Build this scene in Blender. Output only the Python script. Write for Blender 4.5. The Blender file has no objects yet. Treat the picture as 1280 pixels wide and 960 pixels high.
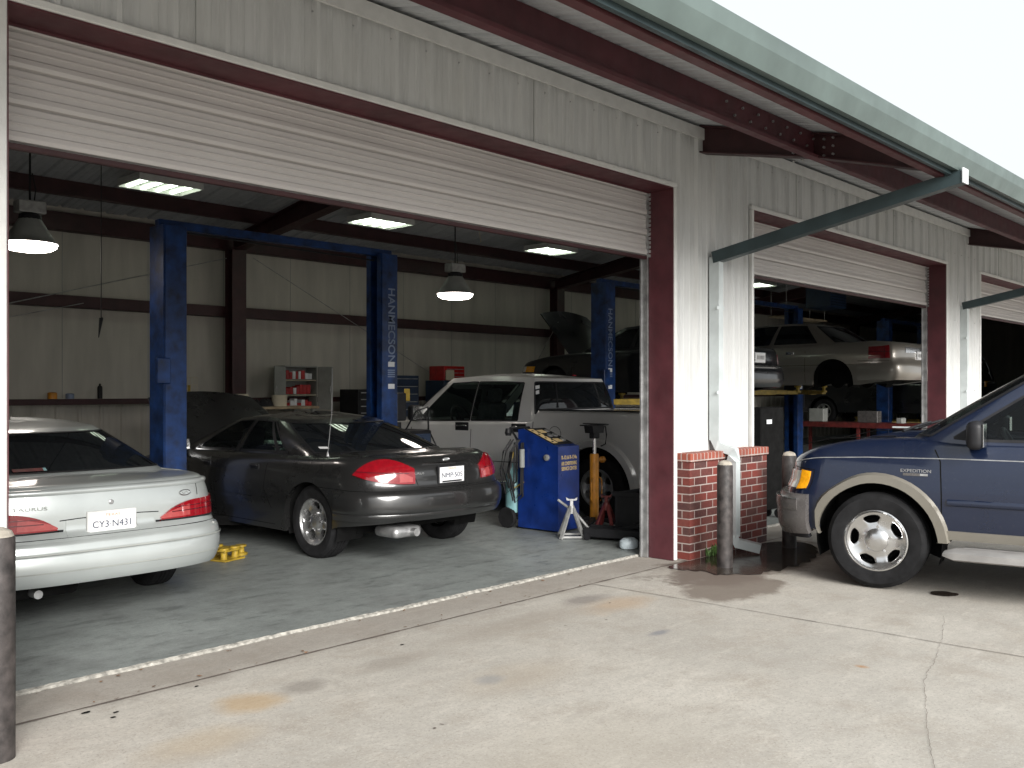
import bpy, bmesh, math, random
from mathutils import Vector, Matrix
random.seed(7)
sc = bpy.context.scene
C = sc.collection
R = math.radians
PI = math.pi

# ------------------------------------------------------------------ materials
def nt(name):
    m = bpy.data.materials.new(name); m.use_nodes = True
    t = m.node_tree
    return m, t, t.nodes['Principled BSDF']
def N(t, kind, **kw):
    n = t.nodes.new(kind)
    for k, v in kw.items():
        if k in n.inputs: n.inputs[k].default_value = v
        else: setattr(n, k, v)
    return n
def mix(t, fac, a, b, mode='MIX'):
    n = t.nodes.new('ShaderNodeMix'); n.data_type = 'RGBA'; n.blend_type = mode
    def put(i, v):
        if isinstance(v, bpy.types.NodeSocket): t.links.new(v, n.inputs[i])
        elif isinstance(v, (int, float)): n.inputs[i].default_value = v
        else: n.inputs[i].default_value = (*v, 1)
    put(0, fac); put(6, a); put(7, b)
    return n.outputs[2]
def ramp(t, src, lo, hi, a=0.0, b=1.0):
    n = t.nodes.new('ShaderNodeMapRange'); n.clamp = True
    t.links.new(src, n.inputs[0])
    n.inputs[1].default_value = lo; n.inputs[2].default_value = hi
    n.inputs[3].default_value = a; n.inputs[4].default_value = b
    return n.outputs[0]
def coords(t, scale=(1, 1, 1), kind='Object'):
    tc = t.nodes.new('ShaderNodeTexCoord'); mp = t.nodes.new('ShaderNodeMapping')
    mp.inputs['Scale'].default_value = scale
    t.links.new(tc.outputs[kind], mp.inputs[0])
    return mp.outputs[0]
def noise(t, vec, scale, detail=4, rough=0.55):
    n = t.nodes.new('ShaderNodeTexNoise'); t.links.new(vec, n.inputs['Vector'])
    n.inputs['Scale'].default_value = scale; n.inputs['Detail'].default_value = detail
    n.inputs['Roughness'].default_value = rough
    return n.outputs['Fac']
def bump(t, b, h, strength, dist=0.01):
    n = t.nodes.new('ShaderNodeBump'); n.inputs['Strength'].default_value = strength
    n.inputs['Distance'].default_value = dist
    t.links.new(h, n.inputs['Height']); t.links.new(n.outputs[0], b.inputs['Normal'])
def mat(name, col, rough=0.5, metal=0.0, coat=0.0, var=0.12, scale=6, stretch=(1, 1, 1), bmp=0.0, spec=0.5):
    m, t, b = nt(name)
    v = coords(t, stretch)
    f = noise(t, v, scale)
    dark = tuple(c * (1 - var * 1.6) for c in col); lite = tuple(min(1, c * (1 + var)) for c in col)
    t.links.new(mix(t, ramp(t, f, 0.3, 0.7), dark, lite), b.inputs['Base Color'])
    t.links.new(ramp(t, noise(t, v, scale * 2.3), 0.3, 0.7, max(0.02, rough - 0.06), min(1, rough + 0.1)), b.inputs['Roughness'])
    b.inputs['Metallic'].default_value = metal
    b.inputs['Coat Weight'].default_value = coat
    b.inputs['Coat Roughness'].default_value = 0.04
    b.inputs['Specular IOR Level'].default_value = spec
    if bmp: bump(t, b, noise(t, v, scale * 8), bmp, 0.004)
    return m
def paint(name, col, metal=0.5, rough=0.38):
    m, t, b = nt(name)
    v = coords(t)
    f = noise(t, v, 3.0); g = noise(t, v, 60.0, 2)
    c = mix(t, ramp(t, f, 0.3, 0.75), tuple(x * 0.9 for x in col), col)
    dust = mix(t, ramp(t, g, 0.6, 0.85, 0, 0.06), c, (0.25, 0.23, 0.2))
    t.links.new(dust, b.inputs['Base Color'])
    b.inputs['Metallic'].default_value = metal
    t.links.new(ramp(t, f, 0.3, 0.7, rough - 0.05, rough + 0.07), b.inputs['Roughness'])
    b.inputs['Coat Weight'].default_value = 0.9
    t.links.new(ramp(t, noise(t, v, 9.0), 0.3, 0.7, 0.04, 0.13), b.inputs['Coat Roughness'])
    return m
def glass(name, tint=(0.10, 0.13, 0.12), trans=0.5):
    m, t, b = nt(name)
    out = t.nodes['Material Output']
    b.inputs['Base Color'].default_value = (0.012, 0.014, 0.016, 1); b.inputs['Roughness'].default_value = 0.03
    b.inputs['Specular IOR Level'].default_value = 0.6
    tr = t.nodes.new('ShaderNodeBsdfTransparent'); tr.inputs[0].default_value = (*[min(1, x * 6) for x in tint], 1)
    v = coords(t); f = noise(t, v, 4)
    mx = t.nodes.new('ShaderNodeMixShader')
    lw = t.nodes.new('ShaderNodeLayerWeight'); lw.inputs[0].default_value = 0.25
    k = ramp(t, lw.outputs['Fresnel'], 0.05, 0.9, trans, 0.02)
    t.links.new(k, mx.inputs[0]); t.links.new(b.outputs[0], mx.inputs[1]); t.links.new(tr.outputs[0], mx.inputs[2])
    t.links.new(mx.outputs[0], out.inputs[0])
    return m
def emit(name, col, s):
    m, t, b = nt(name)
    b.inputs['Base Color'].default_value = (0.8, 0.8, 0.8, 1)
    b.inputs['Emission Color'].default_value = (*col, 1); b.inputs['Emission Strength'].default_value = s
    return m
def concrete(name, base, dark, gloss, inside=False):
    m, t, b = nt(name)
    v = coords(t)
    big = noise(t, v, 0.55, 6, 0.6); mid = noise(t, v, 2.6, 8, 0.65); fine = noise(t, v, 55, 4, 0.7); grit = noise(t, v, 260, 2, 0.6)
    c = mix(t, ramp(t, big, 0.38, 0.66), tuple(x * 0.82 for x in base), tuple(x * 1.06 for x in base))
    c = mix(t, ramp(t, mid, 0.47, 0.68, 0, 0.65), c, dark)
    c = mix(t, ramp(t, fine, 0.42, 0.66, 0, 0.34), c, tuple(x * 0.55 for x in base))
    c = mix(t, ramp(t, grit, 0.55, 0.70, 0, 0.40), c, tuple(x * 0.5 for x in base))
    v2 = coords(t, (1.0, 0.28, 1)); s = noise(t, v2, 5.5, 5, 0.7)
    c = mix(t, ramp(t, s, 0.60, 0.78, 0, 0.55 if inside else 0.28), c, tuple(x * 0.4 for x in base))
    # spots of grease and gum
    vo = t.nodes.new('ShaderNodeTexVoronoi'); t.links.new(v, vo.inputs['Vector']); vo.inputs['Scale'].default_value = 1.7 if inside else 1.3
    w = noise(t, v, 30, 3); ad = N(t, 'ShaderNodeMath', operation='MULTIPLY_ADD'); t.links.new(w, ad.inputs[0]); ad.inputs[1].default_value = 0.05; t.links.new(vo.outputs['Distance'], ad.inputs[2])
    c = mix(t, ramp(t, ad.outputs[0], 0.035, 0.05, 0.5, 0), c, (0.09, 0.08, 0.07))
    pit = noise(t, v, 95, 2, 0.5); c = mix(t, ramp(t, pit, 0.62, 0.67, 0, 0.55), c, tuple(x * 0.45 for x in base)); c = mix(t, ramp(t, pit, 0.33, 0.38, 0.35, 0), c, tuple(min(1, x * 1.3) for x in base))
    f2 = noise(t, v, 20, 12, 0.8); f3 = noise(t, coords(t, (1, 2.6, 1)), 3.3, 12, 0.78)
    c = mix(t, ramp(t, f2, 0.42, 0.66, 0, 0.34 if not inside else 0.40), c, tuple(x * 0.62 for x in base))
    c = mix(t, ramp(t, f3, 0.53, 0.60, 0, 0.42 if not inside else 0.55), c, tuple(x * (0.70 if not inside else 0.33) for x in base))
    c = mix(t, ramp(t, f3, 0.36, 0.46, 0.30 if not inside else 0.35, 0), c, tuple(min(1, x * 1.25) for x in base))
    if not inside:
        # rust-brown spill stains with places of their own
        def spot(cx, cy, sx, sy, col, amt, lo=1.15, hi=1.85):
            nonlocal c
            mp = t.nodes.new('ShaderNodeMapping'); mp.vector_type = 'POINT'
            tc = t.nodes.new('ShaderNodeTexCoord'); t.links.new(tc.outputs['Object'], mp.inputs[0])
            mp.inputs['Location'].default_value = (-cx / sx, -cy / sy, 0); mp.inputs['Scale'].default_value = (1 / sx, 1 / sy, 0)
            ln = N(t, 'ShaderNodeVectorMath', operation='LENGTH'); t.links.new(mp.outputs[0], ln.inputs[0])
            a2 = N(t, 'ShaderNodeMath', operation='MULTIPLY_ADD'); t.links.new(mid, a2.inputs[0]); a2.inputs[1].default_value = 1.6; t.links.new(ln.outputs['Value'], a2.inputs[2])
            c = mix(t, ramp(t, a2.outputs[0], lo, hi, amt, 0), c, col)
        for s_ in STAINS: spot(*s_)
        # darker grime along the door line
        sep = t.nodes.new('ShaderNodeSeparateXYZ'); t.links.new(v, sep.inputs[0])
        ay = N(t, 'ShaderNodeMath', operation='MULTIPLY_ADD'); t.links.new(mid, ay.inputs[0]); ay.inputs[1].default_value = 0.5; t.links.new(sep.outputs['Y'], ay.inputs[2])
        c = mix(t, ramp(t, ay.outputs[0], 4.75, 5.0, 0, 0.42), c, (0.17, 0.145, 0.125))
    if not inside:
        for s_ in DAMP: spot(*s_)
    t.links.new(c, b.inputs['Base Color'])
    t.links.new(ramp(t, mid, 0.3, 0.7, gloss, gloss + 0.22), b.inputs['Roughness'])
    b.inputs['Specular IOR Level'].default_value = 0.4
    bump(t, b, mix(t, 0.5, fine, grit), 0.25, 0.004)
    return m
STAINS = [(2.51, 4.12, 0.20, 0.17, (0.40, 0.27, 0.13), 0.6), (2.1, 3.8, 0.35, 0.2, (0.38, 0.28, 0.16), 0.35), (2.85, 4.14, 0.16, 0.13, (0.17, 0.15, 0.13), 0.55),
          (5.46, 4.07, 0.45, 0.20, (0.40, 0.26, 0.14), 0.45), (5.43, 4.32, 0.28, 0.13, (0.15, 0.13, 0.12), 0.55), (3.74, 3.43, 0.5, 0.25, (0.33, 0.27, 0.20), 0.35),
          (5.18, 2.16, 0.035, 0.05, (0.36, 0.19, 0.07), 0.75), (5.03, 3.40, 0.12, 0.045, (0.14, 0.15, 0.18), 0.6), (3.59, 3.51, 0.11, 0.09, (0.22, 0.23, 0.24), 0.5), (3.45, 4.14, 0.35, 0.12, (0.20, 0.17, 0.14), 0.4),
          (4.6, 4.2, 0.9, 0.2, (0.24, 0.20, 0.16), 0.35), (3.0, 2.4, 1.0, 0.6, (0.34, 0.30, 0.24), 0.3)]
DAMP = [(7.75, 4.25, 1.35, 0.58, (0.13, 0.105, 0.085), 0.9, 1.58, 1.82), (6.55, 3.75, 0.62, 0.36, (0.16, 0.13, 0.105), 0.85, 1.58, 1.80), (6.9, 4.1, 0.55, 0.45, (0.15, 0.12, 0.10), 0.85, 1.55, 1.80)]
def siding(name, base):
    m, t, b = nt(name)
    v = coords(t, (3.0, 3.0, 0.35)); s = noise(t, v, 4, 6, 0.7); w = coords(t); g = noise(t, w, 2.0, 5)
    c = mix(t, ramp(t, s, 0.45, 0.72, 0, 0.48), base, tuple(x * 0.62 for x in base))
    c = mix(t, ramp(t, g, 0.5, 0.8, 0, 0.25), c, tuple(x * y for x, y in zip(base, (0.82, 0.8, 0.72))))
    t.links.new(c, b.inputs['Base Color'])
    t.links.new(ramp(t, s, 0.3, 0.7, 0.35, 0.5), b.inputs['Roughness'])
    return m
def brick(name, row=0.0745, w=0.21, rot=False):
    m, t, b = nt(name)
    tc = t.nodes.new('ShaderNodeTexCoord'); sp = t.nodes.new('ShaderNodeSeparateXYZ'); t.links.new(tc.outputs['Object'], sp.inputs[0])
    ad = N(t, 'ShaderNodeMath', operation='ADD'); t.links.new(sp.outputs[0], ad.inputs[0]); t.links.new(sp.outputs[1], ad.inputs[1])
    cb = t.nodes.new('ShaderNodeCombineXYZ'); t.links.new(ad.outputs[0], cb.inputs[0]); t.links.new(sp.outputs[2], cb.inputs[1])
    bt = t.nodes.new('ShaderNodeTexBrick'); t.links.new(cb.outputs[0], bt.inputs['Vector'])
    bt.inputs['Scale'].default_value = 1; bt.inputs['Brick Width'].default_value = w; bt.inputs['Row Height'].default_value = row
    bt.inputs['Mortar Size'].default_value = 0.0055; bt.inputs['Mortar Smooth'].default_value = 0.1; bt.inputs['Bias'].default_value = -0.12
    bt.inputs['Color1'].default_value = (0.17, 0.030, 0.022, 1); bt.inputs['Color2'].default_value = (0.030, 0.020, 0.022, 1) if not rot else (0.25, 0.06, 0.04, 1)
    if rot:
        bt.offset = 0.0; bt.inputs['Color1'].default_value = (0.30, 0.075, 0.045, 1)
    bt.inputs['Mortar'].default_value = (0.42, 0.36, 0.33, 1)
    f = noise(t, tc.outputs['Object'], 40, 5)
    c = mix(t, ramp(t, f, 0.45, 0.8, 0, 0.25), bt.outputs['Color'], (0.30, 0.10, 0.07))
    g = noise(t, tc.outputs['Object'], 3.5, 3)
    c = mix(t, ramp(t, g, 0.45, 0.7, 0, 0.45), c, (0.10, 0.05, 0.04))
    t.links.new(c, b.inputs['Base Color']); b.inputs['Roughness'].default_value = 0.85
    inv = N(t, 'ShaderNodeMath', operation='SUBTRACT'); inv.inputs[0].default_value = 1; t.links.new(bt.outputs['Fac'], inv.inputs[1])
    bump(t, b, inv.outputs[0], 0.7, 0.006)
    return m

M = dict(
    siding=siding('white_siding', (0.54, 0.545, 0.535)),
    soffit=siding('soffit_sheet', (0.50, 0.52, 0.54)),
    liner=mat('cream_liner', (0.50, 0.475, 0.42), 0.6, var=0.10, scale=1.5, stretch=(3, 3, 0.5)),
    curtain=mat('curtain_steel', (0.50, 0.475, 0.46), 0.38, 0.0, var=0.05, scale=1.2, stretch=(0.6, 1, 1.5)),
    trim=mat('white_trim', (0.62, 0.62, 0.60), 0.4, var=0.06, scale=9),
    maroon=mat('maroon_steel', (0.042, 0.012, 0.014), 0.5, var=0.2, scale=5),
    maroon2=mat('red_oxide_primer', (0.082, 0.020, 0.026), 0.55, var=0.2, scale=4),
    redprim=mat('bright_primer', (0.085, 0.022, 0.025), 0.55, var=0.2, scale=4),
    green=mat('grey_green_gutter', (0.095, 0.125, 0.117), 0.45, var=0.12, scale=3, bmp=0.05),
    dgreen=mat('dark_green_pipe', (0.035, 0.055, 0.06), 0.45, var=0.15, scale=5),
    down=mat('downspout_steel', (0.50, 0.54, 0.54), 0.4, var=0.1, scale=4),
    brick=brick('red_brick'), bcap=brick('brick_cap', 0.30, 0.062, True),
    outer=concrete('apron_concrete', (0.48, 0.45, 0.40), (0.33, 0.29, 0.24), 0.72),
    inner=concrete('shop_concrete', (0.25, 0.27, 0.26), (0.12, 0.125, 0.12), 0.36, True),
    lip=mat('spalled_concrete', (0.33, 0.315, 0.28), 0.9, var=0.35, scale=25, bmp=0.6),
    joint=mat('joint_filler', (0.13, 0.105, 0.09), 0.9, var=0.35, scale=8),
    crack=mat('crack_dirt', (0.13, 0.11, 0.09), 0.9, var=0.3, scale=8),
    wet=mat('wet_concrete', (0.045, 0.036, 0.029), 0.16, var=0.25, scale=4),
    damp=mat('damp_concrete', (0.17, 0.14, 0.113), 0.4, var=0.35, scale=9, bmp=.1),
    bollard=mat('bollard_paint', (0.045, 0.038, 0.036), 0.55, var=0.5, scale=14, bmp=0.3),
    cap=mat('bollard_fill', (0.42, 0.38, 0.32), 0.9, var=0.3, scale=14, bmp=0.4),
    blue=mat('lift_blue', (0.006, 0.034, 0.135), 0.4, var=0.45, scale=7, bmp=.15),
    bluecab=mat('cabinet_blue', (0.007, 0.030, 0.18), 0.32, var=0.25, scale=5),
    black=mat('black_plastic', (0.014, 0.014, 0.016), 0.5, var=0.2, scale=8, spec=.3),
    dark=mat('dark_underbody', (0.008, 0.008, 0.008), 0.9, var=0.3, scale=8, spec=.1),
    rubber=mat('tyre_rubber', (0.014, 0.014, 0.015), 0.8, var=0.25, scale=12, bmp=0.1, spec=.2),
    chrome=mat('chrome', (0.70, 0.70, 0.70), 0.20, 1.0, var=0.04, scale=3),
    alloy=mat('alloy', (0.52, 0.52, 0.52), 0.28, 0.9, var=0.12, scale=8),
    steel=mat('bare_steel', (0.42, 0.42, 0.42), 0.4, 0.7, var=0.25, scale=10),
    silverp=mat('silver_paint', (0.36, 0.36, 0.35), 0.45, 0.3, var=0.2, scale=14),
    lens=mat('red_lens', (0.24, 0.004, 0.010), 0.10, 0.0, 1.0, var=0.12, scale=30),
    lens2=mat('pale_red_lens', (0.38, 0.06, 0.06), 0.12, 0.0, 1.0, var=0.1, scale=30),
    lensd=mat('dark_red_lens', (0.09, 0.006, 0.012), 0.12, 0.0, 1.0, var=0.1, scale=30),
    clear=mat('clear_lens', (0.66, 0.66, 0.62), 0.08, 0.2, 1.0, var=0.08, scale=30),
    amber=mat('amber_lens', (0.85, 0.36, 0.01), 0.12, 0.0, 1.0, var=0.15, scale=40),
    plate=mat('plate_white', (0.74, 0.74, 0.74), 0.4, var=0.05, scale=20),
    ink=mat('plate_ink', (0.02, 0.03, 0.07), 0.5, var=0.1),
    orangei=mat('orange_ink', (0.75, 0.22, 0.08), 0.5, var=0.1),
    white=mat('white_print', (0.7, 0.72, 0.74), 0.5, var=0.1),
    letter=mat('pale_blue_print', (0.20, 0.25, 0.36), 0.5, var=0.1),
    gold=mat('gold_print', (0.70, 0.52, 0.26), 0.5, var=0.15),
    yellow=mat('yellow_paint', (0.40, 0.27, 0.03), 0.4, var=0.25, scale=14),
    orange=mat('orange_paint', (0.62, 0.25, 0.02), 0.4, var=0.2, scale=10),
    red=mat('red_paint', (0.42, 0.012, 0.012), 0.35, var=0.2, scale=8),
    dred=mat('worn_red_paint', (0.13, 0.02, 0.018), 0.5, var=0.35, scale=12),
    cream=mat('cream_card', (0.55, 0.50, 0.38), 0.8, var=0.1),
    grey=mat('grey_enamel', (0.30, 0.31, 0.29), 0.5, var=0.1),
    navy=mat('navy_box', (0.012, 0.03, 0.07), 0.35, var=0.15),
    wood=mat('bench_top', (0.33, 0.26, 0.17), 0.7, var=0.25, scale=6),
    tank=mat('pale_tank', (0.22, 0.42, 0.44), 0.4, var=0.12),
    jug=mat('white_plastic', (0.62, 0.70, 0.74), 0.4, var=0.08),
    seat=mat('grey_seat', (0.11, 0.11, 0.11), 0.9, var=0.15, scale=20),
    teal=mat('pale_green_seat', (0.34, 0.46, 0.42), 0.8, var=0.15, scale=20),
    leaf=mat('weed_leaf', (0.05, 0.10, 0.02), 0.7, var=0.3, scale=20),
    tan=mat('tan_cladding', (0.20, 0.185, 0.155), 0.42, 0.25, 0.4, var=0.08, scale=4),
    gclad=mat('grey_cladding', (0.095, 0.088, 0.085), 0.25, var=0.1, scale=6),
    tread=mat('board_plastic', (0.30, 0.29, 0.28), 0.55, var=0.12, scale=6),
    g_dark=glass('tinted_glass', (0.02, 0.022, 0.022), 0.22),
    g_mid=glass('side_glass', (0.13, 0.15, 0.145), 0.75),
    p_silver=paint('silver_green_paint', (0.49, 0.52, 0.51), 0.45, 0.36),
    p_grey=paint('charcoal_paint', (0.050, 0.050, 0.050), 0.7, 0.28),
    p_white=paint('pale_silver_paint', (0.70, 0.69, 0.67), 0.25, 0.4),
    p_blue=paint('navy_paint', (0.005, 0.012, 0.038), 0.3, 0.30),
    p_black=paint('black_paint', (0.010, 0.011, 0.014), 0.3, 0.3),
    p_gold=paint('champagne_paint', (0.36, 0.33, 0.29), 0.6, 0.35),
    tube=emit('fluorescent', (0.86, 1.0, 0.80), 3.8),
    lamp=emit('lamp_lens', (1.0, 0.90, 0.82), 13.0),
)

# ------------------------------------------------------------------ mesh helpers
class MB:
    def __init__(s): s.bm = bmesh.new()
    def box(s, x0, x1, y0, y1, z0, z1, bev=0.0, seg=2, mtx=None):
        r = bmesh.ops.create_cube(s.bm, size=1)
        vs = r['verts']
        sx, sy, sz = x1 - x0, y1 - y0, z1 - z0
        for v in vs: v.co = Vector((x0 + (v.co.x + .5) * sx, y0 + (v.co.y + .5) * sy, z0 + (v.co.z + .5) * sz))
        if bev:
            es = list({e for v in vs for e in v.link_edges})
            q = bmesh.ops.bevel(s.bm, geom=es, offset=min(bev, abs(sx) * .45, abs(sy) * .45, abs(sz) * .45), segments=seg, affect='EDGES', profile=0.5)
            vs = list({v for f in q['faces'] for v in f.verts} | {v for v in vs if v.is_valid})
        if mtx is not None:
            for v in vs: v.co = mtx @ v.co
        return s
    def lathe(s, prof, seg=24, mtx=None, cap=True):
        rings = []
        for r, z in prof:
            ring = [s.bm.verts.new((r * math.cos(2 * PI * k / seg), r * math.sin(2 * PI * k / seg), z)) for k in range(seg)]
            if mtx is not None:
                for v in ring: v.co = mtx @ v.co
            rings.append(ring)
        for a, b in zip(rings, rings[1:]):
            for k in range(seg): s.bm.faces.new((a[k], a[(k + 1) % seg], b[(k + 1) % seg], b[k]))
        if cap:
            if prof[0][0] > 1e-4: s.bm.faces.new(rings[0][::-1])
            if prof[-1][0] > 1e-4: s.bm.faces.new(rings[-1])
        return s
    def tube(s, pts, r, seg=8, rz=None, cap=True):
        pts = [Vector(p) for p in pts]; rings = []
        for i, p in enumerate(pts):
            d = (pts[min(i + 1, len(pts) - 1)] - pts[max(i - 1, 0)]).normalized()
            up = Vector((0, 0, 1)) if abs(d.z) < .95 else Vector((1, 0, 0))
            a = d.cross(up).normalized(); b = a.cross(d).normalized()
            rr = r[i] if isinstance(r, (list, tuple)) else r
            if rz:  # rectangular section rr wide, rz high
                ring = [s.bm.verts.new(p + a * (sx * rr) + b * (sy * rz)) for sx, sy in ((-1, -1), (1, -1), (1, 1), (-1, 1))]
            else:
                ring = [s.bm.verts.new(p + a * (rr * math.cos(2 * PI * k / seg)) + b * (rr * math.sin(2 * PI * k / seg))) for k in range(seg)]
            rings.append(ring)
        n = len(rings[0])
        for a, b in zip(rings, rings[1:]):
            for k in range(n): s.bm.faces.new((a[k], a[(k + 1) % n], b[(k + 1) % n], b[k]))
        if cap: s.bm.faces.new(rings[0][::-1]); s.bm.faces.new(rings[-1])
        return s
    def grid(s, rows):
        g = [[s.bm.verts.new(p) for p in r] for r in rows]
        for a, b in zip(g, g[1:]):
            for k in range(len(a) - 1):
                try: s.bm.faces.new((a[k], a[k + 1], b[k + 1], b[k]))
                except ValueError: pass
        return g
    def shell(s, rows, thick):
        """closed slab from a grid of points and a thickness vector function"""
        back = [[Vector(p) + thick for p in r] for r in rows]
        a = s.grid(rows); b = s.grid([r[::-1] for r in back])
        n, m = len(rows), len(rows[0])
        def q(*v):
            try: s.bm.faces.new(v)
            except ValueError: pass
        for j in range(m - 1):
            q(a[0][j + 1], a[0][j], b[0][m - 1 - j], b[0][m - 2 - j]); q(a[-1][j], a[-1][j + 1], b[-1][m - 2 - j], b[-1][m - 1 - j])
        for i in range(n - 1):
            q(a[i][0], a[i + 1][0], b[i + 1][m - 1], b[i][m - 1]); q(a[i + 1][-1], a[i][-1], b[i][0], b[i + 1][0])
        return s
    def prism(s, poly, d0, d1, axis='x', mtx=None):
        """extrude a 2D polygon: axis x -> poly is (y,z); y -> (x,z); z -> (x,y)"""
        def P(p, d):
            return {'x': (d, p[0], p[1]), 'y': (p[0], d, p[1]), 'z': (p[0], p[1], d)}[axis]
        a = [s.bm.verts.new(P(p, d0)) for p in poly]; b = [s.bm.verts.new(P(p, d1)) for p in poly]
        if mtx is not None:
            for v in a + b: v.co = mtx @ v.co
        n = len(poly)
        s.bm.faces.new(a); s.bm.faces.new(b[::-1])
        for k in range(n): s.bm.faces.new((a[k], b[k], b[(k + 1) % n], a[(k + 1) % n]))
        return s
    def build(s, name, m, parent=None, smooth=False, angle=40, fix=True, loc=None):
        if fix: bmesh.ops.recalc_face_normals(s.bm, faces=s.bm.faces)
        me = bpy.data.meshes.new(name); s.bm.to_mesh(me); s.bm.free()
        if smooth:
            me.shade_smooth(); me.set_sharp_from_angle(angle=R(angle))
        me.materials.append(m if not isinstance(m, str) else M[m])
        o = bpy.data.objects.new(name, me); C.objects.link(o)
        if parent: o.parent = parent
        if loc: o.location = loc
        return o
def tag(o, label=None, cat=None, group=None, kind=None):
    if label: o['label'] = label
    if cat: o['category'] = cat
    if group: o['group'] = group
    if kind: o['kind'] = kind
    return o
def thing(name, label, cat, loc=(0, 0, 0), rz=0, group=None):
    o = bpy.data.objects.new(name, None); C.objects.link(o); o.empty_display_size = 0.2
    o.location = loc; o.rotation_euler = (0, 0, rz)
    return tag(o, label, cat, group)
def copy_tree(o, parent=None):
    c = o.copy(); C.objects.link(c); c.parent = parent
    for ch in list(o.children): copy_tree(ch, c)
    return c
def text(name, s, size, mtx, m, parent, width=None, extrude=0.0008, bold=0.0):
    cu = bpy.data.curves.new(name, 'FONT'); cu.body = s; cu.size = size; cu.extrude = extrude; cu.offset = bold
    cu.align_x = 'CENTER'; cu.align_y = 'CENTER'
    t = bpy.data.objects.new(name, cu); C.objects.link(t)
    bpy.context.view_layer.update()
    dg = bpy.context.evaluated_depsgraph_get()
    me = bpy.data.meshes.new_from_object(t.evaluated_get(dg), depsgraph=dg)
    bpy.data.objects.remove(t)
    xs = [v.co.x for v in me.vertices]
    k = 1.0 if width is None else width / (max(xs) - min(xs))
    for v in me.vertices: v.co = mtx @ Vector((v.co.x * k, v.co.y, v.co.z))
    me.materials.clear(); me.materials.append(M[m])
    me.name = name
    o = bpy.data.objects.new(name, me); C.objects.link(o); o.parent = parent
    return o
def frame(origin, xd, yd):
    x = Vector(xd).normalized(); y = Vector(yd).normalized(); z = x.cross(y)
    m = Matrix((x, y, z)).transposed().to_4x4(); m.translation = Vector(origin)
    return m

# ------------------------------------------------------------------ building
YF, YR = 4.75, 13.30
XL, XR = -1.2, 38.4
FR = [0.03, 7.69, 15.35, 23.01, 30.67]
BAYS = [(1.60, 7.20), (8.65, 14.35), (15.92, 21.62), (23.98, 29.68)]
ZH, ZT = 3.37, 3.96
def roofz(y):
    if y < YF: return 4.03 - 0.24 * (YF - y)
    if y < 9.05: return 4.03 + 0.17 * (y - YF)
    return 4.03 + 0.17 * (9.05 - YF) - 0.17 * (y - 9.05)

bld = thing('garage_building', 'long white metal-sided garage with maroon steel frame, open roller doors and deep canopy', 'garage', (0, 0, 0))
def ribs(x0, x1, pitch=0.305, h=0.03, minor=True, phase=0.0):
    xs = [(x0, 0.0)]
    k = math.floor((x0 - phase) / pitch) - 1
    while True:
        c = phase + k * pitch; k += 1
        if c > x1 + pitch: break
        pts = [(c - .033, 0), (c - .014, h), (c + .014, h), (c + .033, 0)]
        if minor:
            for q in (1 / 3., 2 / 3.):
                e = c + pitch * q; pts += [(e - .022, 0), (e - .012, .0045), (e + .012, .0045), (e + .022, 0)]
        xs += [p for p in pts if x0 < p[0] < x1]
    xs.append((x1, 0.0))
    return xs
def wall_panel(mb, x0, x1, z0, z1, y=YF, out=-1, phase=0.0):
    pr = ribs(x0, x1, phase=phase)
    mb.grid([[(x, y + out * h, z) for x, h in pr] for z in (z0, z1)])
w = MB()
edges = [XL] + [v for b in BAYS for v in b] + [XR]
for x0, x1 in BAYS: wall_panel(w, x0, x1, ZH, ZT)
for k in range(0, len(edges), 2): wall_panel(w, edges[k], edges[k + 1], 0.0, ZT)
w.build('front_wall', 'siding', bld, fix=False)
b_ = MB()   # backing liner seen from within the shop
for x0, x1 in BAYS: b_.box(x0, x1, YF + .02, YF + .06, ZH, ZT)
for k in range(0, len(edges), 2): b_.box(edges[k], edges[k + 1], YF + .02, YF + .06, 0, ZT)
b_.build('wall_lining', 'liner', bld)
# eave closure strip at the top of the wall
MB().box(XL, XR, YF - .055, YF - .032, ZT - .075, ZT + .03).build('eave_trim', 'trim', bld)
# rear wall : smooth liner above, exposed ribbed sheet below the ledge
MB().box(XL, XR, YR, YR + .05, 1.36, 4.1).build('rear_wall_liner', 'liner', bld)
w = MB(); pr = ribs(XL, XR, 0.305, 0.03, True)
w.grid([[(x, YR + .10 - h, z) for x, h in pr] for z in (0, 1.40)]); w.build('rear_wall_sheet', 'liner', bld, fix=False)
sm_ = MB()
x = 4.0
while x < 20:
    sm_.box(x - .004, x + .004, YR - .004, YR + .001, 1.42, 3.7); x += 1.22
sm_.build('liner_seam', 'grey', bld)
for nm, xx in (('side_wall', XL), ('side_wall', XR)):
    poly = [(YF + .07, 0), (YR + .10, 0), (YR + .10, roofz(YR) - .02), (9.05, roofz(9.05) - .02), (YF + .07, roofz(YF) - .02)]
    MB().prism(poly, xx, xx + (.06 if xx > 0 else -.06), 'x').build(nm, 'liner', bld)
# roof sheet with ribs running down the slope
ys = [2.58, YF, 9.05, YR + .3]
pr = ribs(XL, XR, 0.305, 0.028, True)
w = MB()
w.grid([[(x, y, roofz(y) + (h if h else 0)) for x, h in pr] for y in ys])
w.build('roof', 'soffit', bld, fix=False)
# girts and eave struts on the rear wall
for z0, z1, d, nm in ((2.66, 2.82, .20, 'girt'), (1.33, 1.41, .20, 'girt'), (3.70, 3.94, .18, 'eave_strut')):
    MB().box(XL, XR, YR - d, YR - .003, z0, z1, .006, 1).build(nm, 'maroon', bld)
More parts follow.
